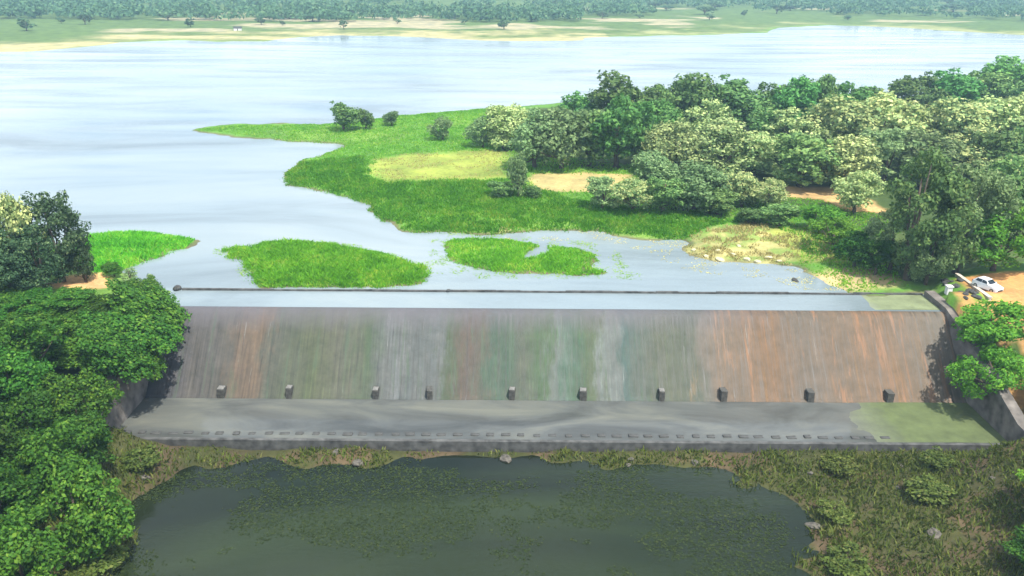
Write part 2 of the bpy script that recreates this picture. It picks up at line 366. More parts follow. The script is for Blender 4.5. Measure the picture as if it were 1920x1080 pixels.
def soil(x, y, z):
    """own colour of the soil and turf"""
    n = fbm(x * 0.05, y * 0.05, 31); n2 = fbm(x * 0.3, y * 0.3, 37)
    g = np.array([0.10, 0.24, 0.035]); c = np.empty(x.shape + (3,)); c[:] = g
    def lay(colr, msk):
        c[:] = c * (1 - msk[..., None]) + np.array(colr) * msk[..., None]
    lay((0.16, 0.28, 0.05), sstep(0.45, 0.7, n))
    j = (n2 - 0.5) * 3
    d = sdist(x, y, pFAR)
    lay((0.10, 0.165, 0.045), sstep(0, 10, d)); 
    brk = sstep(0.36, 0.56, fbm(x * 0.02, y * 0.05, 79))
    lay((0.42, 0.38, 0.19), sstep(-8, 0, d) * sstep(60, 15, d + (n - .5) * 90) * (x < 60) * (0.25 + 0.75 * brk))
    lay((0.30, 0.32, 0.14), sstep(-8, 0, d) * sstep(40, 10, d + (n - .5) * 70) * (x >= 60) * (0.15 + 0.85 * brk))
    lay((0.36, 0.33, 0.20), sstep(0.58, 0.66, fbm(x * 0.012, y * 0.02, 77)) * sstep(40, 60, d) * sstep(330, 250, d))
    lay((0.13, 0.115, 0.07), sstep(0.20, 0.02, z) * (y > 95) * (d < -15))
    lay((0.27, 0.32, 0.065), sstep(-2.5, 3, sdist(x, y, F_YEL) + j * 2.2) * 0.9); lay((0.42, 0.345, 0.15), sstep(-.8, 1, sdist(x, y, F_TAN) + j * 1.2))
    lay((0.55, 0.36, 0.16), sstep(-.8, 1, sdist(x, y, F_TAN2) + j * .6))
    lay((0.40, 0.37, 0.15), sstep(-.8, 1, sdist(x, y, F_DRY) + j * 2.2 - 1) * (0.35 + 0.65 * sstep(.4, .55, fbm(x * .4, y * .4, 83)))); lay((0.30, 0.33, 0.08), sstep(-.8, 1, sdist(x, y, F_DRY2) + j) * .8)
    lay((0.60, 0.36, 0.16), sstep(-.6, .6, sdist(x, y, F_LDIRT) + j * .3)); lay((0.56, 0.29, 0.11), sstep(-.6, .6, sdist(x, y, F_ROAD) + j * .35))
    lay((0.42, 0.33, 0.17), sstep(4.5, 2.0, np.hypot((x - 47) / 1.8, (y - 104) / 1.0) + j))
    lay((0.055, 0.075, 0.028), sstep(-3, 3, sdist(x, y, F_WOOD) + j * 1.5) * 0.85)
    lay((0.55, 0.36, 0.16), sstep(-.8, 1, sdist(x, y, F_TAN2) + j * .6))
    lay((0.56, 0.29, 0.11), sstep(-.6, .6, sdist(x, y, F_ROAD) + j * .35))
    dn = (y < 88) & (x > XL - 30) & (x < XR + 30)
    lay((0.055, 0.06, 0.022), dn * 1.0); lay((0.085, 0.065, 0.038), dn * sstep(0.5, 0.65, n2))
    lay((0.05, 0.09, 0.02), ((y < 88) & ((x < XL - 1) | (x > XR + 1))) * 1.0)
    lay((0.40, 0.22, 0.09), sstep(97, 94, y) * (x > XR + 0.5) * (y > 80) * sstep(.35, .5, n2) * 0.9)
    return c

# ------------------------------------------------------------------ ground sheet
def axis(fine_a, fine_b, step, lo, hi, g, extra=()):
    a = list(np.arange(fine_a, fine_b + 1e-6, step)); s = step
    while a[-1] < hi: s = min(s * g, 400); a.append(a[-1] + s)
    s = step; b = [a[0]]
    while b[-1] > lo: s = min(s * g, 400); b.append(b[-1] - s)
    r = np.array(sorted(set(np.round(b[1:] + a + list(extra), 3))))
    return r[np.concatenate([[True], np.diff(r) > 0.12])]
gx = axis(-95, 150, 0.7, -4000, 4000, 1.05, (XL - 0.81, XL - 0.79, XR + 0.79, XR + 0.81))
gy1 = axis(50, 262, 0.7, -4000, 480, 1.05)
gy1 = gy1[gy1 < 470]
gy = list(gy1); s = 3.0
while gy[-1] < 4000:
    gy.append(gy[-1] + s)
    if gy[-1] > 720: s = min(s * 1.06, 300)
gy = np.array(gy)
GX, GY = np.meshgrid(gx, gy)
GZ = height(GX, GY)
nx, ny = len(gx), len(gy)
idx = np.arange(nx * ny).reshape(ny, nx)
fq = np.stack([idx[:-1, :-1], idx[:-1, 1:], idx[1:, 1:], idx[1:, :-1]], -1).reshape(-1, 4)
gme = np_mesh('ground', np.stack([GX, GY, GZ], -1).reshape(-1, 3), fq, True)
ca = gme.color_attributes.new('soil', 'FLOAT_COLOR', 'POINT')
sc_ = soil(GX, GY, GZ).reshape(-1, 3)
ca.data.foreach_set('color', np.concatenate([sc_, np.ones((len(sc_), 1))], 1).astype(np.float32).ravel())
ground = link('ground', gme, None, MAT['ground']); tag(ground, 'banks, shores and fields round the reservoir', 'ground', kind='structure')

def zg(x, y): return float(height(np.array([x]), np.array([y]))[0])
def on_ground(px, py):
    z = 0.8
    for _ in range(4):
        p = unproject(px, py, z); z = zg(p[0], p[1])
    return np.array([p[0], p[1], z])

# ------------------------------------------------------------------ water
def sheet(name, pts, z, mat, label):
    me = bpy.data.meshes.new(name); me.from_pydata([(x, y, z) for x, y in pts], [], [tuple(range(len(pts)))]); me.update()
    return tag(link(name, me, None, mat), label, 'water', kind='structure')
sheet('reservoir_water', [(-3900, 96), (XL - 0.4, 96), (XL - 0.4, Y_LIP + 0.1), (XR + 0.4, Y_LIP + 0.1), (XR + 0.4, 96), (3900, 96), (3900, 1500), (-3900, 1500)], 0.0, MAT['water'],
      'pale reservoir water lying behind the weir')
sheet('apron_water', [(XL, Y_END + 0.05), (XR, Y_END + 0.05), (XR, Y_TOE + 0.4), (XL, Y_TOE + 0.4)], Z_AP + 0.035, MAT['film'], 'thin film of water on the concrete apron')
sheet('pool_water', [(-48, 30), (46, 30), (46, 74.4), (-48, 74.4)], -9.0, MAT['pool'], 'dark pool of tail water below the apron')

# ------------------------------------------------------------------ weir
def face_mat():
    m, t, out = mat_new('stained_concrete')
    tcn = N(t, 'ShaderNodeTexCoord')
    sx = N(t, 'ShaderNodeSeparateXYZ'); t.links.new(tcn.outputs['Object'], sx.inputs['Vector'])
    # irregular edges of the water streaks
    wp = N(t, 'ShaderNodeMapping'); wp.inputs['Scale'].default_value = (0.42, 0.10, 0.16); t.links.new(tcn.outputs['Object'], wp.inputs['Vector'])
    wn = N(t, 'ShaderNodeTexNoise', Scale=1.0, Detail=10.0, Roughness=0.7); t.links.new(wp.outputs['Vector'], wn.inputs['Vector'])
    ma = N(t, 'ShaderNodeMath', _operation='MULTIPLY_ADD'); ma.inputs[1].default_value = 9.0; ma.inputs[2].default_value = -4.5; t.links.new(wn.outputs['Fac'], ma.inputs[0])
    ad = N(t, 'ShaderNodeMath', _operation='ADD'); t.links.new(sx.outputs['X'], ad.inputs[0]); t.links.new(ma.outputs[0], ad.inputs[1])
    mr = N(t, 'ShaderNodeMapRange'); mr.inputs['From Min'].default_value = -48; mr.inputs['From Max'].default_value = 56; t.links.new(ad.outputs[0], mr.inputs['Value'])
    S = [(-45,(.17,.18,.24)),(-38,(.23,.22,.22)),(-35,(.22,.21,.19)),(-33.4,(.36,.27,.21)),(-30.8,(.37,.28,.21)),(-29.2,(.20,.22,.18)),(-24,(.20,.24,.14)),(-20.5,(.25,.26,.2)),(-18,(.17,.25,.15)),
         (-15,(.28,.31,.31)),(-13.6,(.38,.40,.40)),(-12.5,(.25,.28,.28)),(-9,(.30,.33,.33)),(-7.6,(.15,.21,.12)),(-5.2,(.26,.20,.17)),(-3.2,(.22,.22,.17)),(-2,(.12,.23,.16)),(1.5,(.21,.25,.19)),(4.2,(.17,.28,.15)),
         (5.6,(.36,.42,.39)),(7.4,(.15,.29,.20)),(10.2,(.19,.26,.14)),(11.4,(.40,.45,.43)),(12.8,(.36,.40,.38)),(13.8,(.16,.26,.24)),(18.5,(.22,.25,.18)),(22.2,(.20,.24,.18)),(24.2,(.40,.34,.28)),(31,(.47,.30,.19)),
         (36,(.36,.29,.23)),(46,(.48,.32,.21)),(54,(.42,.37,.31))]
    rc = ramp(t, [((a + 48) / 104, c) for a, c in S]); t.links.new(mr.outputs['Result'], rc.inputs['Fac'])
    c = rc.outputs['Color']
    # general grime evens the bands out unequally
    mg = N(t, 'ShaderNodeMapping'); mg.inputs['Scale'].default_value = (0.5, 0.12, 0.14); mg.inputs['Location'].default_value = (5, 3, 9); t.links.new(tcn.outputs['Object'], mg.inputs['Vector'])
    sg = N(t, 'ShaderNodeTexNoise', Scale=1.0, Detail=9.0, Roughness=0.7, Distortion=0.4); t.links.new(mg.outputs['Vector'], sg.inputs['Vector'])
    rg_ = ramp(t, [(0.36, (0.08, 0.08, 0.08)), (0.62, (0.36, 0.36, 0.36))]); t.links.new(sg.outputs['Fac'], rg_.inputs['Fac'])
    c = mixc(t, c, (0.27, 0.245, 0.205), rg_.outputs['Color'])
    # fine streaks down the slope
    m2 = N(t, 'ShaderNodeMapping'); m2.inputs['Scale'].default_value = (3.4, 0.09, 0.11); t.links.new(tcn.outputs['Object'], m2.inputs['Vector'])
    s2 = N(t, 'ShaderNodeTexNoise', Scale=1.0, Detail=7.0, Roughness=0.65, Distortion=0.3); t.links.new(m2.outputs['Vector'], s2.inputs['Vector'])
    r2 = ramp(t, [(0.30, (0.24, 0.26, 0.26)), (0.45, (0.80, 0.80, 0.79)), (0.56, (1.0, 1.0, 1.0)), (0.70, (1.45, 1.43, 1.4))]); t.links.new(s2.outputs['Fac'], r2.inputs['Fac'])
    c = mixc(t, c, r2.outputs['Color'], 0.85, 'MULTIPLY')
    # blotches of algae and lime
    s3 = N(t, 'ShaderNodeTexNoise', Scale=0.7, Detail=8.0, Roughness=0.7); t.links.new(tcn.outputs['Object'], s3.inputs['Vector'])
    r3 = ramp(t, [(0.3, (0.68, 0.72, 0.68)), (0.7, (1.22, 1.2, 1.18))]); t.links.new(s3.outputs['Fac'], r3.inputs['Fac'])
    c = mixc(t, c, r3.outputs['Color'], 0.9, 'MULTIPLY')
    hs = N(t, 'ShaderNodeHueSaturation', Saturation=1.25, Value=0.31); t.links.new(c, hs.inputs['Color']); c = hs.outputs['Color']
    # rust, moss and grime runs with hard edges
    m5 = N(t, 'ShaderNodeMapping'); m5.inputs['Scale'].default_value = (0.9, 0.07, 0.08); m5.inputs['Location'].default_value = (31, 7, 3); t.links.new(tcn.outputs['Object'], m5.inputs['Vector'])
    s5 = N(t, 'ShaderNodeTexNoise', Scale=1.0, Detail=9.0, Roughness=0.72, Distortion=0.5); t.links.new(m5.outputs['Vector'], s5.inputs['Vector'])
    r5 = ramp(t, [(0.55, (0, 0, 0)), (0.63, (1, 1, 1))]); t.links.new(s5.outputs['Fac'], r5.inputs['Fac'])
    r6 = ramp(t, [(0.0, (0.06, 0.09, 0.055)), (0.62, (0.055, 0.085, 0.05)), (0.72, (0.26, 0.125, 0.055)), (1.0, (0.24, 0.12, 0.06))]); t.links.new(mr.outputs['Result'], r6.inputs['Fac'])
    f5 = N(t, 'ShaderNodeMath', _operation='MULTIPLY'); f5.inputs[1].default_value = 0.6; t.links.new(r5.outputs['Color'], f5.inputs[0])
    c = mixc(t, c, r6.outputs['Color'], f5.outputs[0])
    m7 = N(t, 'ShaderNodeMapping'); m7.inputs['Scale'].default_value = (1.6, 0.08, 0.1); m7.inputs['Location'].default_value = (11, 17, 5); t.links.new(tcn.outputs['Object'], m7.inputs['Vector'])
    s7 = N(t, 'ShaderNodeTexNoise', Scale=1.0, Detail=9.0, Roughness=0.75); t.links.new(m7.outputs['Vector'], s7.inputs['Vector'])
    r7 = ramp(t, [(0.62, (0, 0, 0)), (0.70, (0.62, 0.62, 0.62))]); t.links.new(s7.outputs['Fac'], r7.inputs['Fac'])
    c = mixc(t, c, (0.30, 0.31, 0.29), r7.outputs['Color'])
    # always-wet dark band over the rounded crest
    zr = ramp(t, [(0.0, (0, 0, 0)), (0.55, (0, 0, 0)), (1.0, (1, 1, 1))])
    zm = N(t, 'ShaderNodeMapRange'); zm.inputs['From Min'].default_value = -4.5; zm.inputs['From Max'].default_value = 0.0
    zn = N(t, 'ShaderNodeMath', _operation='MULTIPLY_ADD'); zn.inputs[1].default_value = 3.0; zn.inputs[2].default_value = -1.5; t.links.new(wn.outputs['Fac'], zn.inputs[0])
    za = N(t, 'ShaderNodeMath', _operation='ADD'); t.links.new(zn.outputs[0], za.inputs[0]); t.links.new(sx.outputs['Z'], za.inputs[1])
    t.links.new(za.outputs[0], zm.inputs['Value']); t.links.new(zm.outputs['Result'], zr.inputs['Fac'])
    xf = N(t, 'ShaderNodeMapRange'); xf.inputs['From Min'].default_value = 36; xf.inputs['From Max'].default_value = 16; t.links.new(sx.outputs['X'], xf.inputs['Value'])
    zf = N(t, 'ShaderNodeMath', _operation='MULTIPLY'); t.links.new(zr.outputs['Color'], zf.inputs[0]); t.links.new(xf.outputs['Result'], zf.inputs[1])
    zf2 = N(t, 'ShaderNodeMath', _operation='MULTIPLY'); zf2.inputs[1].default_value = 0.75; t.links.new(zf.outputs[0], zf2.inputs[0])
    c = mixc(t, c, (0.105, 0.098, 0.108), zf2.outputs[0])
    b = N(t, 'ShaderNodeBsdfPrincipled', Roughness=0.7); b.inputs['Specular IOR Level'].default_value = 0.35
    rg = ramp(t, [(0.3, (0.45, 0.45, 0.45)), (0.7, (0.9, 0.9, 0.9))]); t.links.new(s2.outputs['Fac'], rg.inputs['Fac']); t.links.new(rg.outputs['Color'], b.inputs['Roughness'])
    bp = N(t, 'ShaderNodeBump', Strength=0.5, Distance=0.06); t.links.new(s3.outputs['Fac'], bp.inputs['Height']); t.links.new(bp.outputs['Normal'], b.inputs['Normal'])
    t.links.new(c, b.inputs['Base Color']); t.links.new(b.outputs['BSDF'], out.inputs['Surface'])
    return m
MAT['face'] = face_mat()

def moss_slab_mat(name, x0, x1, wet, dry):
    """concrete slab: grey where the water lies, green with algae at the right end"""
    m, t, out = mat_new(name)
    tcn = N(t, 'ShaderNodeTexCoord'); sx = N(t, 'ShaderNodeSeparateXYZ'); t.links.new(tcn.outputs['Object'], sx.inputs['Vector'])
    n1 = N(t, 'ShaderNodeTexNoise', Scale=0.5, Detail=7.0, Roughness=0.65); t.links.new(tcn.outputs['Object'], n1.inputs['Vector'])
    ma = N(t, 'ShaderNodeMath', _operation='MULTIPLY_ADD'); ma.inputs[1].default_value = 4.0; t.links.new(n1.outputs['Fac'], ma.inputs[0]); t.links.new(sx.outputs['X'], ma.inputs[2])
    mr = N(t, 'ShaderNodeMapRange'); mr.inputs['From Min'].default_value = x0 + 2; mr.inputs['From Max'].default_value = x1 + 2; t.links.new(ma.outputs[0], mr.inputs['Value'])
    ra = ramp(t, [(0.25, tuple(v * .65 for v in dry)), (0.5, dry), (0.75, tuple(v * 1.35 for v in dry))]); t.links.new(n1.outputs['Fac'], ra.inputs['Fac'])
    rb = ramp(t, [(0.25, tuple(v * .7 for v in wet)), (0.75, tuple(v * 1.3 for v in wet))]); t.links.new(n1.outputs['Fac'], rb.inputs['Fac'])
    c = mixc(t, rb.outputs['Color'], ra.outputs['Color'], mr.outputs['Result'])
    b = N(t, 'ShaderNodeBsdfPrincipled', Roughness=0.85); t.links.new(c, b.inputs['Base Color'])
    bp = N(t, 'ShaderNodeBump', Strength=0.5, Distance=0.05); t.links.new(n1.outputs['Fac'], bp.inputs['Height']); t.links.new(bp.outputs['Normal'], b.inputs['Normal'])
    t.links.new(b.outputs['BSDF'], out.inputs['Surface'])
    return m
MAT['crest'] = moss_slab_mat('crest_slab', 43, 47, (0.26, 0.27, 0.25), (0.17, 0.20, 0.10))
MAT['apron'] = moss_slab_mat('apron_slab', 36, 44, (0.13, 0.13, 0.115), (0.085, 0.11, 0.038))
MAT['wall'] = plain('stone_wall', (0.13, 0.115, 0.10), 0.9, noise=0.45, scale=0.7)
MAT['kerb'] = plain('dark_kerb', (0.075, 0.075, 0.07), 0.9, noise=0.4, scale=1.2)
MAT['block'] = plain('baffle_concrete', (0.06, 0.058, 0.05), 0.9, noise=0.4, scale=2.5)  # dark block sides: shade on the faces put into the colour
MAT['cap'] = plain('baffle_lit_top', (0.17, 0.165, 0.15), 0.85, noise=0.35, scale=2)  # paler than the sides: light falling on the block tops painted in

weir = empty('spillway_weir', (0, 0, 0)); tag(weir, 'long stained concrete spillway weir holding back the pale reservoir', 'weir')
# crest slab, its right end a little higher so the water film stops short of it
xs = np.linspace(XL, XR, 60); ys = np.linspace(Y_LIP + 0.5, Y_UP + 0.6, 6)
X, Y = np.meshgrid(xs, ys); Z = -0.07 + 0.12 * sstep(42.5, 49, X) + 0.02 * (fbm(X * 0.8, Y * 0.8, 5) - 0.5)
ii = np.arange(X.size).reshape(X.shape)
q = np.stack([ii[:-1, :-1], ii[:-1, 1:], ii[1:, 1:], ii[1:, :-1]], -1).reshape(-1, 4)
link('crest', np_mesh('crest', np.stack([X, Y, Z], -1).reshape(-1, 3), q, True), weir, MAT['crest'])
# rounded lip and sloping face in one swept profile
prof = [(Y_LIP + 0.5, -0.075), (Y_LIP + 0.12, -0.02), (Y_LIP, 0.03), (Y_LIP - 0.35, 0.02), (Y_LIP - 0.7, -0.08), (Y_LIP - 1.05, -0.28), (Y_LIP - 1.4, -0.58)]
for k in range(1, 13):
    u = k / 12; prof.append((Y_LIP - 1.4 + (Y_TOE + 0.55 - Y_LIP + 1.4) * u, -0.58 + (Z_AP + 0.42 + 0.58) * u))
prof += [(Y_TOE + 0.25, Z_AP + 0.17), (Y_TOE - 0.1, Z_AP + 0.02), (Y_TOE - 0.1, Z_AP - 0.5)]
xs = np.linspace(XL - 0.1, XR + 0.1, 120)
V = np.array([[(x, p[0], p[1]) for x in xs] for p in prof])
V[6:-3, :, 2] += 0.05 * (fbm(V[6:-3, :, 0] * 0.25, V[6:-3, :, 1] * 0.2, 8) - 0.5)
ii = np.arange(V.shape[0] * V.shape[1]).reshape(V.shape[:2])
q = np.stack([ii[:-1, :-1], ii[1:, :-1], ii[1:, 1:], ii[:-1, 1:]], -1).reshape(-1, 4)
link('face', np_mesh('face', V.reshape(-1, 3), q, True), weir, MAT['face'])
# apron
xs = np.linspace(XL, XR, 240); ys = np.linspace(Y_END, Y_TOE, 24)
X, Y = np.meshgrid(xs, ys); Z = Z_AP - 0.01 + 0.10 * sstep(34, 46, X + (Y - 80) * -0.1) + 0.09 * (fbm(X * 0.45, Y * 0.6, 15) - 0.55)
ii = np.arange(X.size).reshape(X.shape); q = np.stack([ii[:-1, :-1], ii[:-1, 1:], ii[1:, 1:], ii[1:, :-1]], -1).reshape(-1, 4)
link('apron', np_mesh('apron', np.stack([X, Y, Z], -1).reshape(-1, 3), q, True), weir, MAT['apron'])
b = MB(); b.box(XL, XR, Y_END - 0.45, Y_END + 0.03, Z_AP - 1.6, Z_AP + 0.06); b.build('end_sill', MAT['kerb'], weir, bevel=0.04)
tb = MB(); tb.box(-0.48, 0.48, -0.25, 0.25, -0.05, 0.22); tme = tb.mesh('sill_tooth', bevel=0.05); tme.materials.append(MAT['kerb'])
x = XL + 1.2
while x < 42:
    o = link('sill_tooth', tme, weir, None, (x + random.uniform(-.12, .12), Y_END + 0.9 + random.uniform(-.08, .08), Z_AP + random.uniform(-.12, .0)))
    o.scale = (random.uniform(.75, 1.15), random.uniform(.8, 1.15), 1); o.rotation_euler = (random.uniform(-.06, .06), random.uniform(-.06, .06), random.uniform(-.08, .08)); x += 1.75
# kerb along the upstream edge
b = MB(); x = XL
while x < XR:
    x2 = min(x + random.uniform(2.2, 4.2), XR)
    b.box(x, x2 - 0.015, Y_UP - 0.14 + random.uniform(-.03, .03), Y_UP + 0.16, -0.6, 0.24 + random.uniform(-.05, .06)); x = x2
b.build('upstream_kerb', MAT['kerb'], weir, bevel=0.03)
# ten baffle blocks at the toe
bb = MB(); bb.box(-0.38, 0.38, -0.42, 0.7, -0.3, 1.35); bme = bb.mesh('baffle_block', bevel=0.06); bme.materials.append(MAT['block'])
bc = MB(); bc.box(-0.34, 0.34, -0.38, 0.45, 1.352, 1.45); cme = bc.mesh('cap', bevel=0.04); cme.materials.append(MAT['cap'])  # thin slab that carries the painted light on a block's top
for px in (414, 541, 704, 805, 960, 1094, 1241, 1357, 1521, 1669):
    p = unproject(px, 752 + (px - 960) * 0.007, Z_AP)
    o = link('baffle_block', bme, weir, None, (p[0], Y_TOE + 0.35, Z_AP)); o.rotation_euler = (random.uniform(-.04, .04), random.uniform(-.05, .05), random.uniform(-.12, .12)); o.scale = (random.uniform(.88, 1.12), 1, random.uniform(.9, 1.08))
    if px not in (805, 1357, 1521, 1669):
        link('cap', cme, o)
# training walls either side (they are built with the weir)
def wall(name, x0, x1, parent, outer):
    b = MB(); ys = [58 if outer > 0 else 74.5, 75, 80, 86, 93, 98.6 if outer > 0 else 95]; tops = [-6.4, -5.2, -3.4, -1.2, 0.7, 0.8]
    if outer < 0: tops = [-4.2, -3.8, -2.4, -0.8, 0.3, 0.4]
    n = len(ys); V = []
    for yy, tt in zip(ys, tops): V += [(x0, yy, -10), (x1, yy, -10), (x1, yy, tt), (x0, yy, tt)]
    F = [(0, 1, 2, 3), (4 * n - 1, 4 * n - 2, 4 * n - 3, 4 * n - 4)]
    for i in range(n - 1):
        a = 4 * i; c = a + 4
        for k in range(4): F.append((a + k, a + (k + 1) % 4, c + (k + 1) % 4, c + k))
    b.add(V, F); return b.build(name, MAT['wall'], parent)
wall('training_wall', XR - 0.02, XR + 1.25, weir, 1)
wall('training_wall', XL - 1.25, XL + 0.02, weir, -1)

# ------------------------------------------------------------------ foliage builders
def leaf_quads(cent, nrm, size):
    """diamond leaf-clump faces: centres, normals, sizes"""
    n = len(cent); r = RNG.normal(size=(n, 3)); nrm = nrm / np.linalg.norm(nrm, axis=1, keepdims=True)
    u = np.cross(nrm, r); u /= np.linalg.norm(u, axis=1, keepdims=True) + 1e-9; v = np.cross(nrm, u)
    a = size[:, None]; bsz = (size * RNG.uniform(0.45, 0.8, n))[:, None]
    sag = nrm * a * RNG.uniform(-0.25, 0.05, n)[:, None]
    V = np.stack([cent + u * a + sag, cent + v * bsz, cent - u * a + sag, cent - v * bsz], 1).reshape(-1, 3)
    F = np.arange(4 * n).reshape(n, 4)
    return V, F

def crown_mesh(name, puffs, per, leaf, blossom=False, updown=0.35):
    C = []; Nn = []; Sz = []; B = []; BN = []; BS = []
    for (cx, cy, cz, r, fl) in puffs:
        k = int(per * (r ** 2)); d = RNG.normal(size=(k, 3)); d /= np.linalg.norm(d, axis=1, keepdims=True)
        keep = (d[:, 2] > -updown) | (RNG.random(k) < 0.35); d = d[keep]; k = len(d)
        rad = r * (RNG.uniform(0.62, 1.08, k))[:, None] * (1 + 0.25 * np.sin(d[:, :1] * 5 + cx * 7) * np.cos(d[:, 1:2] * 6 + cy * 5))
        sq = np.array([1, 1, fl])
        p = np.array([cx, cy, cz]) + d * rad * sq
        nn = d * 0.75 + RNG.normal(size=(k, 3)) * 0.42 + np.array([0, 0, 0.18])
        sz = leaf * RNG.uniform(0.6, 1.35, k)
        if blossom:
            top = (d[:, 2] > 0.15 + RNG.normal(size=k) * 0.3) & (RNG.random(k) < 0.75)
            B.append(p[top] + d[top] * 0.05); BN.append(nn[top]); BS.append(sz[top] * 0.9)
            p = p[~top]; nn = nn[~top]; sz = sz[~top]
        C.append(p); Nn.append(nn); Sz.append(sz)
    V, F = leaf_quads(np.vstack(C), np.vstack(Nn), np.concatenate(Sz)); me = np_mesh(name, V, F)
    bm_ = None
    if blossom:
        V, F = leaf_quads(np.vstack(B), np.vstack(BN), np.concatenate(BS)); bm_ = np_mesh('blossom', V, F)
    return me, bm_

def tree_proto(seed, H=10.0, R=3.6, base=0.22, shape='round', npuff=34, per=95, leaf=0.30, mat='leaf_mid', blossom=False, low=False, puff=(0.17, 0.42)):
    """crown of leaf clumps on limb ends, tapered trunk with limbs: meshes for a tree H tall with crown radius R"""
    rs = np.random.default_rng(seed); puffs = []; zc0 = H * base; hz = (H - zc0) / 2; zc = zc0 + hz
    tries = 0
    while len(puffs) < npuff and tries < 4000:
        tries += 1
        d = rs.normal(size=3); d /= np.linalg.norm(d); t = rs.uniform(0.35, 1.0) ** 0.5
        r = rs.uniform(*puff) * R * (0.75 if t > .8 else 1)
        p = d * t * (1 - r / R * 0.75) * np.array([R, R, hz])
        if shape == 'cone':
            f = 1 - 0.75 * (p[2] + hz) / (2 * hz); p[:2] *= f; r *= 0.5 + 0.6 * f
        elif shape == 'dome' and p[2] < -0.35 * hz: p[2] *= 0.5
        elif shape == 'flat': p[2] = abs(p[2]) * 0.9 - 0.1 * hz
        p[0] += 0.25 * R * math.sin(seed * 1.7 + p[2] * 0.5); p[1] += 0.2 * R * math.cos(seed * 2.3 + p[2] * 0.4)
        z = zc + p[2]
        if z + r * 0.8 > H: z = H - r * 0.8
        puffs.append((p[0], p[1], z, r, rs.uniform(0.7, 0.95)))
    cm, bm_ = crown_mesh('crown', puffs, per, leaf, blossom)
    cm.materials.append(MAT[mat])
    if bm_: bm_.materials.append(MAT['blossom'])
    b = MB(); tr = 0.028 * H
    pts = [(0, 0, -0.6), (0.02 * R, 0, H * 0.12), (0.08 * R * math.sin(seed), 0.06 * R, zc0 + hz * 0.4), (0.1 * R * math.sin(seed), 0.1 * R * math.cos(seed), zc + hz * 0.45)]
    b.tube(pts, [tr * 1.35, tr, tr * 0.7, tr * 0.2], 7)
    for k in range(0, len(puffs), max(1, len(puffs) // 9)):
        x, y, z, r, _ = puffs[k]; s0 = Vector(pts[1]).lerp(Vector(pts[2]), rs.uniform(0.3, 1.0))
        mid = s0.lerp(Vector((x, y, z)), 0.5) + Vector((0, 0, -0.05 * H)); b.tube([s0, mid, (x, y, z)], [tr * 0.5, tr * 0.32, tr * 0.1], 5)
    tm = b.mesh('trunk', True); tm.materials.append(MAT['bark'])
    return dict(trunk=tm, crown=cm, blossom=bm_, H=H, R=R)

def variants(n, **kw):
    s = kw.pop('seed'); return [tree_proto(s + i * 13, **kw) for i in range(n)]

K = {}
K['dark'] = variants(4, seed=1, R=4.0, base=0.0, npuff=54, per=115, leaf=0.25, mat='leaf_dark')
K['mid'] = variants(3, seed=2, R=4.0, base=0.0, npuff=54, per=115, leaf=0.25, mat='leaf_mid')
K['grey'] = variants(3, seed=3, R=4.0, base=0.0, npuff=54, per=105, leaf=0.24, mat='leaf_grey')
K['pale'] = variants(4, seed=4, R=4.2, base=0.0, npuff=54, per=115, leaf=0.24, mat='leaf_pale', blossom=True)
K['vivid'] = variants(4, seed=5, R=4.2, base=0.10, npuff=52, per=178, leaf=0.19, mat='leaf_vivid', puff=(0.2, 0.34))
K['bright'] = variants(3, seed=6, R=4.2, base=0.08, npuff=48, per=157, leaf=0.20, mat='leaf_bright', puff=(0.2, 0.34))
K['big'] = variants(2, seed=7, R=4.0, base=0.0, npuff=100, per=231, leaf=0.15, mat='leaf_dark', puff=(0.16, 0.27))
K['biggrey'] = variants(2, seed=17, R=4.0, base=0.0, npuff=100, per=231, leaf=0.15, mat='leaf_grey', puff=(0.16, 0.27))
K['deep'] = variants(3, seed=23, R=4.0, base=0.0, npuff=100, per=231, leaf=0.15, mat='leaf_deep', puff=(0.14, 0.27))
K['cone'] = variants(2, seed=8, R=2.6, base=0.05, shape='cone', npuff=40, per=168, leaf=0.18, mat='leaf_grey')
K['far'] = variants(3, seed=9, R=4.6, base=0.10, npuff=20, per=22, leaf=0.6, mat='leaf_far')
K['scrub'] = variants(2, seed=10, R=6.5, base=0.0, shape='dome', npuff=36, per=22, leaf=0.5, mat='scrub')
NAME = dict(dark='broadleaf_tree', mid='broadleaf_tree', grey='broadleaf_tree', pale='blossoming_tree', vivid='broadleaf_tree', bright='broadleaf_tree',
            big='broadleaf_tree', biggrey='broadleaf_tree', deep='broadleaf_tree', cone='conical_tree', far='distant_tree', scrub='shrub')
_count = {}
def plant(kind, x, y, z, h, wd, label, group=None, name=None, cat='tree', rz=None, lean=None):
    i = _count.get(kind, 0); _count[kind] = i + 1
    pr = K[kind][i % len(K[kind])]
    e = empty(name or NAME[kind], (x, y, z - 0.05), rz if rz is not None else random.uniform(0, 6.28))
    s = h / pr['H']; sw = wd / (2.15 * pr['R']); e.scale = (sw, sw, s)
    if lean: e.rotation_euler = Matrix.Rotation(lean, 3, 'Y').to_euler() if rz is None else (Matrix.Rotation(lean, 3, 'Y') @ Matrix.Rotation(rz, 3, 'Z')).to_euler()
    link('trunk', pr['trunk'], e); link('crown', pr['crown'], e)
    if pr['blossom']: link('blossom', pr['blossom'], e)
    tag(e, label, cat, group); return e
def plant_px(kind, bx, by, top, wpx, label, group=None, **kw):
    p = on_ground(bx, by); _, y0, d = project(p); _, y1, _ = project(p + np.array([0, 0, 1.0]))
    h = (by - top) / (y0 - y1)
    for _ in range(3):
        _, yt, _ = project(p + np.array([0, 0, h])); h *= (by - top) / max(1, (y0 - yt))
    return plant(kind, p[0], p[1], p[2], h, wpx * d / FPX, label, group, **kw)

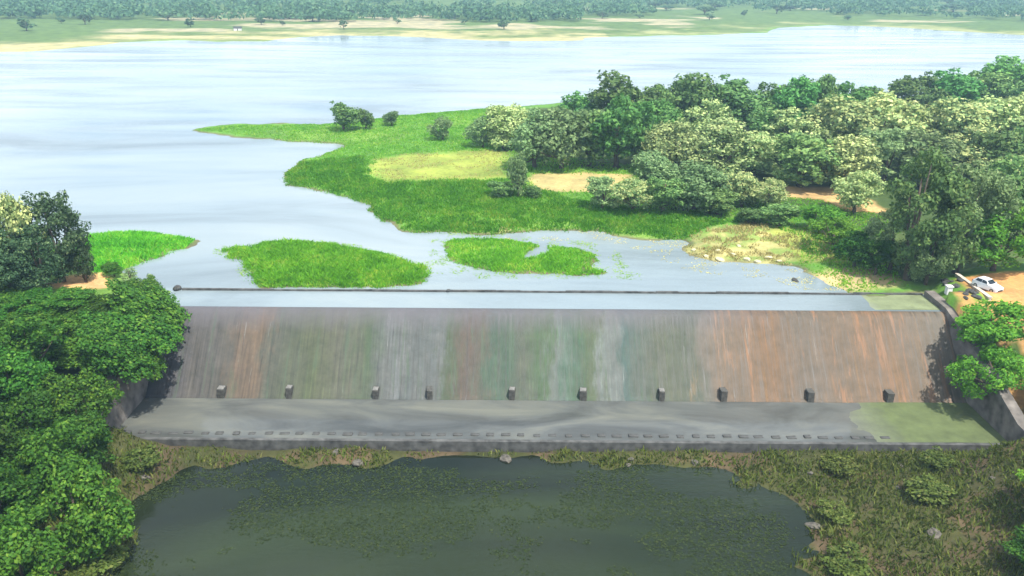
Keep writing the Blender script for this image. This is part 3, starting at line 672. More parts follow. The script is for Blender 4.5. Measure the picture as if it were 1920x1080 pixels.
# ------------------------------------------------------------------ the wooded right bank
FB = 'dark trees along the back of the wood'
for bx, by, top, wpx, k, lab in [
    (1075,252,166,80,'mid','light green tree at the left end of the wood, leaning over the water'),
    (1165,256,124,130,'dark','tall dark tree rising highest at the left of the wood against the water'),
    (1235,255,148,90,'dark','dark round tree right of the highest tree at the wood\'s back edge'),
    (1300,255,124,105,'dark','grey-green open-topped tree on the wood\'s skyline, left of centre'),
    (1378,252,136,130,'dark','broad dark tree on the wood\'s skyline behind the pale domed tree'),
    (1440,250,142,90,'dark','narrow dark tree on the skyline right of the broad dark one'),
    (1482,254,132,90,'mid','green tree on the skyline beside the flat-topped one'),
    (1528,250,126,70,'dark','thin flat-topped dark tree poking above the wood\'s skyline'),
    (1575,250,146,100,'mid','mid green tree on the skyline right of the flat-topped tree'),
    (1625,252,156,90,'dark','dark tree at the right end of the skyline before the water gap'),
    (1712,226,130,100,'dark','dark rounded tree just right of the water gap in the wood'),
    (1772,222,122,110,'mid','mid green tree at the back of the wood, second right of the water gap'),
    (1832,218,122,110,'dark','dark tree at the back of the wood, third right of the water gap'),
    (1895,214,98,120,'mid','tall green tree at the wood\'s far right back corner'),
    (1965,210,92,130,'dark','dark tree cut by the photo\'s right edge at the wood\'s back'),
    (945,278,188,100,'pale','pale grey-green tree at the wood\'s left tip above the yellow field'),
    (905,276,212,55,'grey','small grey tree at the wood\'s extreme left beside the green meadow'),
    (1002,314,196,100,'grey','grey-green tree at the left front of the dark grove'),
    (1052,316,188,110,'grey','wide grey-green tree in the dark grove above the tan field'),
    (1105,312,196,100,'dark','dark tree in the deep shaded middle of the grove'),
    (1155,314,166,120,'mid','large mid green tree at the right front of the grove'),
    (1195,308,205,100,'dark','dark tree closing the grove on its right beside the pale trees'),
    (1245,292,180,100,'mid','green tree between the dark grove and the pale domed tree'),
    (1312,302,175,118,'pale','pale cream-topped domed tree standing highest among the left pale trees'),
    (1268,332,222,105,'pale','cream blossomed tree low at the left of the pale trees'),
    (1345,334,220,135,'pale','broad cream-topped tree in front of the pale domed tree'),
    (1412,330,238,115,'pale','cream and green tree right of the broad cream-topped tree'),
    (1440,292,190,100,'dark','dark tree in the gap between the left and right pale trees'),
    (1482,306,194,125,'pale','pale blossomed tree at the left of the long yellowish canopy'),
    (1552,304,168,140,'pale','tallest yellowish blossomed tree in the middle of the wood'),
    (1625,306,166,140,'pale','yellowish blossomed tree right of the tallest one'),
    (1500,350,238,135,'dark','dark green tree below the yellowish canopy above the orange clearing'),
    (1580,352,244,125,'pale','yellow-green rounded tree low in the middle of the wood'),
    (1655,345,230,120,'grey','grey-green tree left of the biggest dark tree'),
    (1692,300,176,125,'pale','yellowish tree below the water gap in the wood'),
    (1762,300,172,130,'pale','pale blossomed tree second right below the water gap'),
    (1832,300,178,135,'pale','pale blossomed tree third right below the water gap'),
    (1905,300,168,140,'pale','pale blossomed tree at the right edge of the wood\'s canopy'),
    (1725,350,236,120,'grey','grey-green tree just behind the biggest dark tree\'s top'),
    (1795,345,228,130,'pale','yellowish tree in the second row at the wood\'s right'),
    (1862,352,236,130,'dark','dark tree in the second row near the right edge'),
    (1925,352,226,140,'dark','dark tree in the second row at the right edge'),
    (1893,380,286,90,'pale','small cream-topped tree near the right edge above the bright green tree'),
    (1220,356,278,90,'grey','grey-green bushy tree in front of the pale trees'),
    (1130,392,324,80,'grey','low grey-green tree at the corner of the tan field'),
    (1186,396,328,80,'pale','low cream-flecked tree in the front row right of the tan field'),
    (1242,398,322,90,'dark','low dark tree in the front row of the wood'),
    (1300,392,298,110,'grey','rounded grey-green tree in the front row left of the pale-topped pair'),
    (1390,388,316,78,'pale','left of the two small cream-topped trees in the front row'),
    (1442,392,324,78,'pale','right of the two small cream-topped trees in the front row'),
    (1600,400,314,90,'pale','small cream-topped tree standing alone right of the orange clearing'),
    (1345,402,350,80,'dark','low dark tree left below the small cream-topped pair'),
    (1700,524,258,190,'big','biggest dark tree, hanging to the ground left of the car'),
    (1668,505,380,110,'biggrey','grey-green lower crown on the left of the biggest dark tree'),
    (1790,512,296,160,'biggrey','tall grey-green tree behind the car'),
    (1862,440,280,150,'dark','dark tree standing behind the bright green tree by the road'),
    (1735,535,420,100,'biggrey','grey-green low tree at the foot of the biggest dark tree'),
    (1862,508,388,150,'bright','bright green round tree beside the road just above the car'),
    (1940,508,380,130,'bright','bright green tree at the right edge above the orange road'),
  ]:
    plant_px(k, bx, by, top, wpx * (1.18 if by < 405 else 1.0), lab, 'trees of the wood on the right bank')
for bx, by, top, wpx, k, lab in [
    (1530,432,378,100,'bright','bright green shrub on the slope below the orange clearing'),
    (1562,470,400,100,'bright','large bright green shrub on the grassy slope'),
    (1602,498,430,95,'vivid','green shrub on the slope left of the biggest dark tree'),
    (1640,515,440,80,'vivid','lowest green shrub on the slope near the weir\'s right end'),
    (1460,424,376,90,'dark','dark shrub left of the bright shrubs on the slope'),
    (1402,418,386,70,'dark','small dark shrub below the pair of small cream-topped trees'),
    (935,369,336,62,'dark','low dark bush beside the slim tree between the two fields'),
    (1000,372,345,40,'dark','small dark bush right of the slim tree between the two fields'),
    (215,518,490,46,'vivid','round green bush behind the orange patch on the left bank'),
  ]:
    plant_px(k, bx, by, top, wpx, lab, 'shrubs on the banks', name='shrub', cat='shrub')
for bx, by, top, wpx, k, lab in [
    (645,244,186,72,'dark','lone dark round tree on the grassy spit'),
    (686,242,199,36,'dark','small dark tree just right of the lone tree on the spit'),
    (735,236,204,38,'grey','small faint tree on the spit by the water\'s far edge'),
    (830,262,214,52,'grey','small grey-green tree alone in the meadow'),
    (972,372,274,48,'grey','slim grey-topped tree between the yellow and tan fields'),
    (118,528,334,150,'deep','tall dark tree on the left bank by the water'),
    (40,536,352,120,'pale','yellow-green tree at the left edge behind the tall dark tree'),
    (22,556,425,130,'deep','grey-green tree at the left edge in front'),
    (88,552,415,130,'deep','grey-green lower tree in front of the tall dark tree'),
    (162,528,425,66,'deep','small dark tree between the tall tree and the reeds'),
  ]:
    plant_px(k, bx, by, top, wpx, lab)

# ------------------------------------------------------------------ dense green trees on the left bank below the dam
LT = 'vivid green trees packed on the left bank'
n = 0
spots = []
for r, yy in enumerate(np.arange(92, 46, -5.2)):
    for c in range(7):
        xx = -47.5 - 5.6 * c + (2.6 if r % 2 else 0) + random.uniform(-1, 1) + max(0, (76 - yy)) * 0.36
        spots.append((xx, yy + random.uniform(-1.2, 1.2)))
for xx, yy in spots:
    zz = zg(xx, yy); px, py, d = project((xx, yy, zz + 4))
    if px < -140 or py > 1250: continue
    h = random.uniform(5.6, 8.0) + max(0, -zz) * 0.35
    if yy > 88: continue
    if yy > 80: h = random.uniform(2.0, 3.2) - zz
    if xx > XL - 2.0 and yy > 74: continue
    plant('vivid', xx, yy, zz, h, random.uniform(7.5, 9.5), 'vivid green tree packed among others on the left bank below the weir', LT); n += 1
for k, xx in enumerate(np.arange(-72, -48, 3.7)):
    yy = 88.6 + (k % 2) * 0.8; z_ = zg(xx, yy)
    plant('vivid', xx, yy, z_, 3.5 + (k % 3) * 0.3 - z_, 7.5, 'vivid green tree in the row just below the orange patch on the left bank', 'vivid green trees below the orange patch')
for xx, yy, h, wd, ln_, lab in [(-45.8, 91.6, 3.0, 6.0, 0.1, 'low vivid green tree over the weir crest at its left end'),
                               (-45.6, 87.6, 5.6, 11.5, 0.55, 'wide vivid green tree spreading out over the weir face at its left end'),
                               (-45.4, 83.4, 6.0, 11.5, 0.5, 'vivid green tree spreading over the left end wall above the apron'),
                               (-45.0, 81.6, 4.6, 9.5, 0.85, 'vivid green tree hanging down the left end wall to the apron corner'),
                               (-45.4, 79.2, 5.8, 10.0, 0.45, 'vivid green tree spreading over the end of the left wall')]:
    plant('vivid', xx, yy, max(zg(xx, yy), -2.2), h, wd, lab, rz=random.uniform(0, 6), lean=ln_)
plant('cone', -45.4, 94.6, 0.2, 4.2, 3.4, 'dark feathery conical tree at the weir\'s left end')
plant('cone', -49.4, 97.0, zg(-49.4, 97.0), 3.4, 3.4, 'shorter dark conical tree right of the orange patch')
plant('biggrey', -66, 88, zg(-66, 88), 6.5, 8.5, 'grey-green tree among the vivid ones at the left edge')
# right end
for xx, yy, h, wd, k, lab in [(57.4, 87.2, 0, 11.0, 'bright', 'bright green tree leaning over the weir\'s right end wall'),
                              (62.5, 80.5, 3.4, 8.0, 'bright', 'bright green tree at the right edge below the orange bank'),
                              (57.2, 82.0, 0, 9.5, 'bright', 'bright green tree leaning far over the right end wall near the apron'),
                              (60.5, 79.0, 6.0, 8.0, 'vivid', 'darker green tree low behind the right end wall'),
                              (50.5, 60.5, 4.2, 8.5, 'bright', 'bright green bushy tree in the lower right corner'),
                              (46.0, 55.0, 3.6, 7.5, 'vivid', 'green bushy tree at the bottom right of the river bed')]:
    if 'leaning' in lab: h = (1.8 if 'far over' in lab else 4.3) - zg(xx, yy)
    plant(k, xx, yy, zg(xx, yy), h, wd, lab, rz=random.uniform(0, 6), lean=-0.5 if 'far over' in lab else -0.35 if 'leaning' in lab else None)

# ------------------------------------------------------------------ reeds and grass (uncountable)
def blades(name, poly, dens, hmin, hmax, wd, mat, label, cat, shrink=0.0, keep=None, lean=0.6):
    lo = poly.min(0); hi = poly.max(0); area = np.prod(hi - lo); k = int(area * dens)
    x = RNG.uniform(lo[0], hi[0], k); y = RNG.uniform(lo[1], hi[1], k)
    s = sdist(x, y, poly) + (fbm(x * 0.35, y * 0.35, 9) - 0.5) * 2.2 + (fbm(x * 0.17, y * 0.17, 14) - 0.5) * 3.4 + (fbm(x * 1.1, y * 1.1, 43) - 0.5) * 1.6; m = s > shrink + RNG.normal(size=k) * 0.35
    clump = fbm(x * 0.5, y * 0.5, 51); m &= (clump + RNG.uniform(-.25, .25, k)) > 0.36
    if keep is not None: m &= keep(x, y)
    x = x[m]; y = y[m]; s = s[m]; z = height(x, y); k = len(x)
    hh = RNG.uniform(hmin, hmax, k) * (0.55 + 0.75 * fbm(x * 0.25, y * 0.25, 61)) * np.clip(0.55 + s * 0.25, 0.4, 1)
    a = RNG.uniform(0, 2 * np.pi, k); w2 = RNG.uniform(0.6, 1.4, k) * wd / 2
    ux, uy = np.cos(a) * w2, np.sin(a) * w2; lx = RNG.normal(size=k) * lean * hh; ly = RNG.normal(size=k) * lean * hh
    b0 = np.stack([x - ux, y - uy, z - 0.1], -1); b1 = np.stack([x + ux, y + uy, z - 0.1], -1)
    m0 = np.stack([x - ux * .8 + lx * .4, y - uy * .8 + ly * .4, z + hh * .6], -1); m1 = np.stack([x + ux * .8 + lx * .4, y + uy * .8 + ly * .4, z + hh * .6], -1)
    tp = np.stack([x + lx, y + ly, z + hh], -1)
    V = np.stack([b0, b1, m1, tp, m0], 1).reshape(-1, 3); F = np.arange(5 * k).reshape(k, 5)
    return tag(link(name, np_mesh(name, V, F), None, MAT[mat]), label, cat, kind='stuff')
blades('reed_bed', pI1, 90, 0.35, 0.9, 0.11, 'reed', 'bright green reeds growing off the left bank by the tall dark tree', 'reeds')
blades('reed_bed', pI2, 90, 0.35, 0.95, 0.11, 'reed', 'vivid green reed island lying against the upstream kerb', 'reeds')
blades('reed_bed', pI3, 70, 0.25, 0.7, 0.11, 'reed', 'green crescent reed island in the middle of the shallow water', 'reeds',
       keep=lambda x, y: height(x, y) > -0.12)
ragged = lambda x, y, p, w_=3.0: sdist(x, y, p) + (fbm(x * 0.3, y * 0.3, 45) - 0.5) * 2 * w_ > RNG.normal(size=x.shape) * 0.8
fields = lambda x, y: ~(ragged(x, y, F_YEL) | ragged(x, y, F_TAN, 1.5) | inside(x, y, F_TAN2) | inside(x, y, F_DRY) | inside(x, y, F_ROAD))
near_pen = poly_px([(362,244),(600,234),(790,213),(960,200),(960,280),(1000,300),(1200,320),(1480,360),(1660,420),(1700,540),(1592,551),(1485,500),(1298,484),(1280,450),(1130,434),(790,435),(712,416),(688,384),(570,356),(529,338),(565,305),(640,271),(520,263)])
shore = poly_px([(529,338),(560,306),(680,300),(700,345),(960,345),(1000,362),(1120,395),(1300,412),(1400,424),(1280,450),(1130,434),(940,440),(790,435),(712,416),(688,384),(620,361),(545,350)])
blades('reed_bed', shore, 34, 0.3, 0.8, 0.16, 'reed', 'bright green reeds fringing the meadow along the shallow water', 'reeds', keep=fields)
blades('grass', near_pen, 13, 0.15, 0.42, 0.22, 'grass', 'green meadow grass on the spit and the slope before the wood', 'grass', keep=fields)
blades('dry_reeds', F_DRY, 26, 0.15, 0.5, 0.15, 'dry_reed', 'dry yellow reeds at the edge of the shallows', 'reeds', lean=.6, keep=lambda x, y: fbm(x * 0.45, y * 0.45, 83) > 0.44)
blades('dry_reeds', F_DRY2, 14, 0.2, 0.5, 0.15, 'dry_reed', 'sparse straw-coloured reeds right of the yellow patch', 'reeds', keep=lambda x, y: fbm(x * 0.4, y * 0.4, 87) > 0.52)
blades('dry_grass', F_YEL, 8, 0.08, 0.25, 0.2, 'dry_reed', 'yellowing grass across the left field', 'grass', keep=lambda x, y: fbm(x * 0.2, y * 0.3, 89) > 0.46)
blades('dry_reeds', poly_px([(935,428),(965,428),(972,446),(955,452),(935,446)]), 16, 0.4, 0.9, 0.22, 'dry_reed', 'small yellow tuft of reeds above the crescent island', 'reeds')
down = np.array([[-44, 48], [52, 48], [54, 74.8], [-46, 74.8]])
blades('river_scrub', down, 26, 0.2, 0.75, 0.15, 'scrub', 'rough olive scrub on the river bed below the apron', 'scrub', keep=lambda x, y: height(x, y) > -8.98 + RNG.normal(size=x.shape) * 0.05)

def weed(name, lo, hi, z, dens, size, keep, mat, label):
    k = int((hi[0] - lo[0]) * (hi[1] - lo[1]) * dens); x = RNG.uniform(lo[0], hi[0], k); y = RNG.uniform(lo[1], hi[1], k)
    m = keep(x, y); x = x[m]; y = y[m]; k = len(x)
    V, F = leaf_quads(np.stack([x, y, z + RNG.uniform(0.01, 0.05, k)], -1), np.array([0, 0, 1.0]) + RNG.normal(size=(k, 3)) * 0.12, size * RNG.uniform(.5, 1.4, k))
    tag(link(name, np_mesh(name, V, F), None, MAT[mat]), label, 'water weed', kind='stuff')
near = lambda x, y, p, a: (sdist(x, y, p) > -a) & (sdist(x, y, p) < 1.5)
weed('floating_weed', (-46, 104), (30, 132), 0.0, 16, 0.13,
     lambda x, y: (near(x, y, pI1, 2.2) | near(x, y, pI2, 1.8) | near(x, y, pI3, 3.5)) & (fbm(x * 0.5, y * 0.5, 71) + RNG.normal(size=x.shape) * 0.06 > 0.56), 'grass', 'thin green water weed fringing the reed islands')
weed('floating_weed', (4, 100.5), (48, 131), 0.0, 12, 0.13,
     lambda x, y: near(x, y, pPEN, 5.0) & (fbm(x * 0.35, y * 0.5, 73) + RNG.normal(size=x.shape) * 0.07 > 0.60), 'dry_reed', 'pale straw-coloured weed floating in the right-hand shallows')
weed('pool_weed', (-46, 46), (46, 74.4), -9.0, 26, 0.14,
     lambda x, y: fbm(x * 0.10, y * 0.16, 75) + 0.35 * (fbm(x * 0.7, y * 0.7, 76) - .5) + RNG.normal(size=x.shape) * 0.03 > 0.52, 'pool_leaf', 'dull olive weed floating in patches on the dark pool')

# ------------------------------------------------------------------ boulders, bushes and pools below the apron
def rock_mesh(seed, sub=2):
    rs = np.random.default_rng(seed); bm = bmesh.new(); bmesh.ops.create_icosphere(bm, subdivisions=sub, radius=1)
    pl = rs.normal(size=(9, 3)); pl /= np.linalg.norm(pl, axis=1, keepdims=True); of = rs.uniform(0.6, 0.9, 9)
    for v in bm.verts:
        p = np.array(v.co)
        for n_, o in zip(pl, of):
            e = p @ n_ - o
            if e > 0: p = p - n_ * e
        v.co = Vector(p * np.array([1, 0.8, 0.6]))
    me = bpy.data.meshes.new('boulder'); bm.to_mesh(me); bm.free(); return me
RK = [rock_mesh(s) for s in range(5)]
for r in RK: r.materials.append(MAT['rock'])
MAT['pale_rock'] = plain('pale_rock', (0.50, 0.46, 0.27), 0.9, noise=0.2, scale=2.5)
RP = [r.copy() for r in RK]
for r in RP: r.materials.clear(); r.materials.append(MAT['pale_rock'])
RD = [r.copy() for r in RK[:3]]
for r in RD: r.materials.clear(); r.materials.append(MAT['dark_rock'])
def boulder(x, y, s, label, group=None, dark=False, z=None, i=[0]):
    i[0] += 1; me = (RD if dark else RK)[i[0] % (3 if dark else 5)]
    o = link('boulder', me, None, None, (x, y, (zg(x, y) if z is None else z) + s * 0.08)); o.scale = (s * random.uniform(.8, 1.3), s, s * random.uniform(.7, 1)); o.rotation_euler = (random.uniform(-.3, .3), random.uniform(-.3, .3), random.uniform(0, 6))
    return tag(o, label, 'boulder', group)
for k in range(20):
    x = random.uniform(-36, 48); y = random.uniform(52, 74)
    while zg(x, y) < -9.1: x = random.uniform(-38, 50); y = random.uniform(50, 74.5)
    boulder(x, y, random.uniform(0.3, 0.9), 'rough grey-brown boulder lying in the river bed below the apron', 'boulders on the river bed')
for px, py, s, lab in [(331, 541, 0.75, 'dark rock sitting on the upstream kerb near its left end'), (840, 544, 0.4, 'small dark rock on the upstream kerb right of the reed island'),
                       (1492, 524, 0.6, 'dark rock in the shallows near the weir\'s right end')]:
    p = unproject(px, py, 0.25); boulder(p[0], max(p[1], Y_UP) if py > 530 else p[1], s, lab, dark=True, z=0.15 if py > 530 else 0.0)
for k, (px, py, s) in enumerate([(1300, 470, .5), (1325, 482, .6), (1350, 488, .8), (1375, 478, .6), (1400, 488, .7), (1420, 492, .6), (1345, 470, .5), (1440, 484, .6), (1460, 492, .5), (1385, 462, .5)]):
    p = on_ground(px, py)
    o = boulder(p[0], p[1], s, 'pale yellowish boulder among the dry reeds at the water\'s edge', 'pale boulders in the dry reeds')
    o.data = RP[k % 5]
for x, y, h, wd, lab in [(34, 70.5, 1.6, 4.5, 'olive shrub at the right end of the apron sill'), (40.5, 66, 1.8, 5.5, 'brownish olive shrub between the apron and the bright corner tree'), (31, 64, 1.3, 4, 'low olive shrub right of the dark pool'),
                         (44.5, 71, 1.5, 4.2, 'olive shrub beside the right end wall'), (-38, 70, 2.0, 5, 'olive shrub at the foot of the left end wall'), (-39, 63, 2.0, 5, 'olive shrub left of the dark pool'), (30, 57, 1.6, 5, 'olive shrub near the bottom right of the pool'),
                         (-37, 53, 1.6, 4.6, 'olive shrub near the bottom left of the pool'), (-36, 57, 2.2, 6, 'olive shrub under the vivid trees at bottom left')]:
    plant('scrub', x, y, max(zg(x, y), -8.85), h, wd, lab, name='shrub', cat='shrub')

# ------------------------------------------------------------------ right abutment: parapet, stone pitching, marker, car
p0 = on_ground(1793, 519); p1 = on_ground(1856, 562)
dv = Vector((p1[0] - p0[0], p1[1] - p0[1], 0)); ln = dv.length; ang = math.atan2(dv.y, dv.x)
MAT['pale_conc'] = plain('pale_concrete', (0.52, 0.46, 0.38), 0.85, noise=0.2, scale=1.5)
par = empty('road_parapet', (p0[0], p0[1], max(p0[2], p1[2])), ang); par.location.z = p0[2] + 0.3; par.rotation_euler = Vector((p1[0] - p0[0], p1[1] - p0[1], p1[2] - p0[2])).to_track_quat('X', 'Z').to_euler(); tag(par, 'low cream parapet along the dirt road beside the white car', 'parapet')
b = MB(); b.box(0, ln, -0.2, 0.2, -0.8, 0.12); b.build('wall', MAT['pale_conc'], par, bevel=0.04)
b = MB(); b.box(-0.06, ln + 0.06, -0.27, 0.27, 0.122, 0.2); b.build('coping', MAT['pale_conc'], par, bevel=0.03)
for k in range(26):
    u = random.random(); v = random.uniform(0.6, 3.2)
    nx_, ny_ = math.sin(ang), -math.cos(ang)
    x = p0[0] + dv.x * u + nx_ * v; y = p0[1] + dv.y * u + ny_ * v
    boulder(x, y, random.uniform(0.35, 0.7), 'dark stone of the rough pitching below the road parapet', 'dark pitching stones below the parapet', dark=True)
pm = on_ground(1777, 552)
mk = empty('marker_stone', tuple(pm)); tag(mk, 'small white marker stone at the weir\'s right end', 'marker')
MAT['white'] = plain('whitewash', (0.75, 0.74, 0.70), 0.7, noise=0.06)
b = MB(); b.box(-0.34, 0.34, -0.34, 0.34, -0.2, 0.85); b.build('post', MAT['white'], mk, bevel=0.05)
b = MB(); b.box(-0.42, 0.42, -0.42, 0.42, 0.852, 1.0); b.build('cap', MAT['white'], mk, bevel=0.03)

def car(loc, rz):
    e = empty('parked_car', loc, rz); tag(e, 'small white car on the orange dirt road at the right bank', 'car')
    paint, t, out = mat_new('white_paint')
    bs = N(t, 'ShaderNodeBsdfPrincipled', Roughness=0.28); bs.inputs['Base Color'].default_value = (0.78, 0.79, 0.80, 1); bs.inputs['Coat Weight'].default_value = 0.5
    nn = N(t, 'ShaderNodeTexNoise', Scale=6.0); rr = ramp(t, [(0.3, (0.74, 0.745, 0.75)), (0.7, (0.82, 0.82, 0.82))]); t.links.new(nn.outputs['Fac'], rr.inputs['Fac']); t.links.new(rr.outputs['Color'], bs.inputs['Base Color'])
    t.links.new(bs.outputs['BSDF'], out.inputs['Surface'])
    glass = plain('car_glass', (0.015, 0.02, 0.025), 0.06, noise=0.05, spec=0.6); rub = plain('rubber', (0.02, 0.02, 0.02), 0.8, noise=0.1)
    rim = plain('rim', (0.45, 0.45, 0.46), 0.35, 0.8, 0.05); lamp = plain('lamp_glass', (0.7, 0.7, 0.68), 0.15, noise=0.05); red = plain('tail_red', (0.35, 0.015, 0.01), 0.25, noise=0.05); black = plain('black_trim', (0.025, 0.025, 0.025), 0.6, noise=0.1)
    def loft(st, name, m, smooth=True, bev=0):
        # stations: (x, half width bottom, half width top, z bottom, z top)
        b = MB(); V = []; F = []
        for x, wb, wt, z0, z1 in st: V += [(x, -wb, z0), (x, wb, z0), (x, (wb + wt) / 2 * 1.03, z0 + (z1 - z0) * .55), (x, wt, z1), (x, -wt, z1), (x, -(wb + wt) / 2 * 1.03, z0 + (z1 - z0) * .55)]
        n = len(st); F = [(5, 4, 3, 2, 1, 0), tuple(6 * (n - 1) + k for k in range(6))]
        for i in range(n - 1):
            a = 6 * i; c = a + 6
            for k in range(6): F.append((a + k, a + (k + 1) % 6, c + (k + 1) % 6, c + k))
        b.add(V, F); o = b.build(name, m, e, False, bev); return o
    loft([(1.93, .66, .60, .32, .62), (1.80, .80, .72, .22, .78), (1.2, .84, .78, .20, .90), (.75, .85, .80, .20, .96), (-.6, .86, .81, .20, .98), (-1.5, .85, .80, .22, 1.0), (-1.82, .80, .74, .30, .96), (-1.92, .70, .66, .38, .80)], 'body', paint, bev=0.03)
    loft([(.72, .74, .72, .955, .985), (.10, .77, .60, .955, 1.44), (-.5, .78, .62, .955, 1.49), (-1.2, .77, .60, .955, 1.45), (-1.68, .74, .66, .955, 1.06)], 'cabin', paint, bev=0.02)
    def pane(name, pts, m):
        b = MB(); c = Vector((0, 0, 0))
        for p in pts: c += Vector(p)
        c /= len(pts); nrm = (Vector(pts[1]) - Vector(pts[0])).cross(Vector(pts[2]) - Vector(pts[0])).normalized()
        if nrm.dot(c - Vector((-.4, 0, .9))) < 0: nrm = -nrm
        V = [Vector(p) + nrm * 0.03 for p in pts] + [Vector(p) - nrm * 0.02 for p in pts]; k = len(pts)
        b.add(V, [tuple(range(k)), tuple(reversed(range(k, 2 * k)))] + [(i, (i + 1) % k, k + (i + 1) % k, k + i) for i in range(k)]); b.build(name, m, e)
    pane('windscreen', [(.69, -.66, 1.0), (.69, .66, 1.0), (.15, .56, 1.40), (.15, -.56, 1.40)], glass)
    pane('rear_window', [(-1.66, -.60, 1.08), (-1.66, .60, 1.08), (-1.27, .52, 1.38), (-1.27, -.52, 1.38)], glass)
    for s in (-1, 1):
        pane('side_window', [(.50, s * .775, 1.0), (-.38, s * .79, 1.0), (-.38, s * .665, 1.40), (.12, s * .655, 1.36)], glass)
        pane('side_window', [(-.46, s * .79, 1.0), (-1.40, s * .77, 1.0), (-1.16, s * .66, 1.37), (-.46, s * .665, 1.40)], glass)
        b = MB(); b.box(.42, .60, s * .84 - .10, s * .84 + .10, .98, 1.10); b.build('mirror', paint, e, bevel=.02)
        b = MB(); b.box(1.72, 1.90, s * .58 - .14, s * .58 + .14, .60, .74); b.build('headlight', lamp, e, bevel=.02)
        b = MB(); b.box(-1.93, -1.80, s * .66 - .09, s * .66 + .09, .70, .94); b.build('tail_light', red, e, bevel=.02)
        for x in (1.22, -1.20):
            w_ = MB(); w_.tube([(0, -.10, 0), (0, .10, 0)], [.30, .30], 20); o = w_.build('wheel', rub, e, bevel=0.02); o.location = (x, s * .76, .30)
            r_ = MB(); r_.tube([(0, s * .06, 0), (0, s * .112, 0)], [.19, .17], 16); q_ = r_.build('rim', rim, o)
    b = MB(); b.box(1.80, 1.96, -.5, .5, .34, .52); b.build('grille', black, e, bevel=.02)
    b = MB(); b.box(-1.955, -1.86, -.26, .26, .50, .62); b.build('number_plate', lamp, e)
    return e
pc = on_ground(1850, 542)
car((pc[0], pc[1], pc[2] + 0.01), math.atan2(-0.90, 0.42)).scale = (0.92, 0.92, 0.92)

# ------------------------------------------------------------------ far shore
fg = 'single trees on the far shore'
def far_tree(px, py, hpx, wpx, lab):
    p = on_ground(px, py); d = project(p)[2]; plant('far', p[0], p[1], p[2], hpx * d / FPX, wpx * d / FPX, lab, fg)
for px, py, hpx, wpx, lab in [(50, 58, 26, 40, 'leafy tree with bare trunk on the far left shore'), (160, 46, 20, 30, 'dark tree on the far shore right of the far left tree'), (115, 44, 12, 18, 'small tree between the two far left trees'),
        (358, 51, 18, 24, 'dark tree on the green far shore left of the white hut'), (315, 38, 18, 44, 'wide dark tree on the far shore above the green field'), (490, 46, 14, 26, 'bush-like tree on the far shore right of the white hut'),
        (530, 48, 10, 14, 'small tree by the pale patch on the far shore'), (645, 55, 18, 20, 'dark tree near the far water edge left of centre'), (745, 45, 12, 16, 'small tree on the far shore meadow left of centre'),
        (945, 55, 22, 30, 'solitary dark tree by the far water edge in the centre'), (870, 46, 10, 14, 'small tree left of the solitary far tree in the centre'), (1330, 38, 14, 22, 'small dark tree on the far shore right of centre'), (1395, 30, 12, 16, 'small tree on the far meadow at right')]:
    far_tree(px, py, hpx, wpx, lab)
for k in range(55):
    px = random.uniform(10, 1900); py = random.uniform(8, 46 if px > 500 else 34)
    if 1200 < px < 1500 and py > 30: continue
    far_tree(px, py, random.uniform(7, 18), random.uniform(14, 52), 'small hazy dark tree scattered across the far shore')
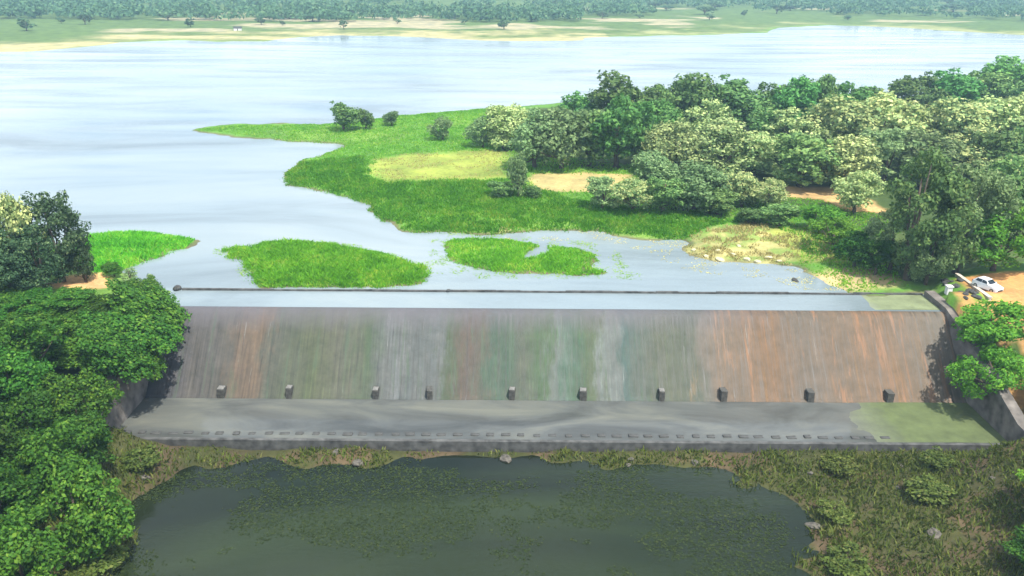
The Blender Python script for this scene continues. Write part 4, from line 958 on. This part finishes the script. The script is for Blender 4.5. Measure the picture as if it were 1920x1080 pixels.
# the wood beyond, one mass
C = []; Nn = []; Sz = []
yy = 640 + 1500 * RNG.random(16000) ** 1.4; xx = RNG.uniform(-0.78, 0.78, 16000) * yy
ok = sdist(xx, yy, pFAR) > np.where(xx < -120, 70, 130)
ok &= fbm(xx * 0.012, yy * 0.006, 91) > np.where(xx < -120, 0.34, 0.43) - 0.16 * np.clip((yy - 900) / 700, 0, 1)
xx = xx[ok][:6500]; yy = yy[ok][:6500]; zz = height(xx, yy)
for x, y, z in zip(xx, yy, zz):
    h = random.uniform(4, 12); r = random.uniform(3.0, 9.0); q = 34
    d = RNG.normal(size=(q, 3)); d /= np.linalg.norm(d, axis=1, keepdims=True); d[:, 2] = np.abs(d[:, 2]) * 1.0 - 0.25
    C.append(np.array([x, y, z + h * 0.5]) + d * np.array([r, r, h * 0.55])); Nn.append(d + RNG.normal(size=(q, 3)) * 0.4 + np.array([0, 0, .3])); Sz.append(RNG.uniform(0.9, 1.9, q))
V, F = leaf_quads(np.vstack(C), np.vstack(Nn), np.concatenate(Sz))
tag(link('distant_wood', np_mesh('distant_wood', V, F), None, MAT['leaf_far']), 'hazy dark green wood covering the land beyond the far shore', 'wood', kind='stuff')
ph = on_ground(446, 57)
hut = empty('hut', tuple(ph), 0.2); hut.scale = (0.6, 0.6, 0.6); tag(hut, 'tiny white hut with a dark roof on the far sandy shore', 'hut')
b = MB(); b.box(-4, 4, -2.5, 2.5, -0.3, 2.6); b.box(-4.6, -4.3, 0, 0.3, 0, 0.1); b.build('wall', MAT['white'], hut)
b = MB(); b.add([(-4.5, -3, 2.5), (4.5, -3, 2.5), (4.5, 3, 2.5), (-4.5, 3, 2.5), (-4.5, 0, 4.2), (4.5, 0, 4.2)], [(0, 1, 5, 4), (2, 3, 4, 5), (0, 4, 3), (1, 2, 5), (0, 3, 2, 1)]); b.build('roof', MAT['dark_rock'], hut)
b = MB(); b.box(-0.5, 0.5, -2.56, -2.49, 0, 2.0); b.build('door', MAT['bark'], hut)

# ------------------------------------------------------------------ air
m, t, out = mat_new('air')
pv = N(t, 'ShaderNodeVolumePrincipled'); pv.inputs['Color'].default_value = (0.52, 0.80, 1.0, 1); pv.inputs['Density'].default_value = 0.00038; pv.inputs['Anisotropy'].default_value = 0.2
t.links.new(pv.outputs['Volume'], out.inputs['Volume'])
b = MB(); b.box(-4600, 4600, -4600, 4600, -14, 46)
hz_ = b.build('haze', m); tag(hz_, 'pale blue haze over the far shore', 'haze', kind='stuff')
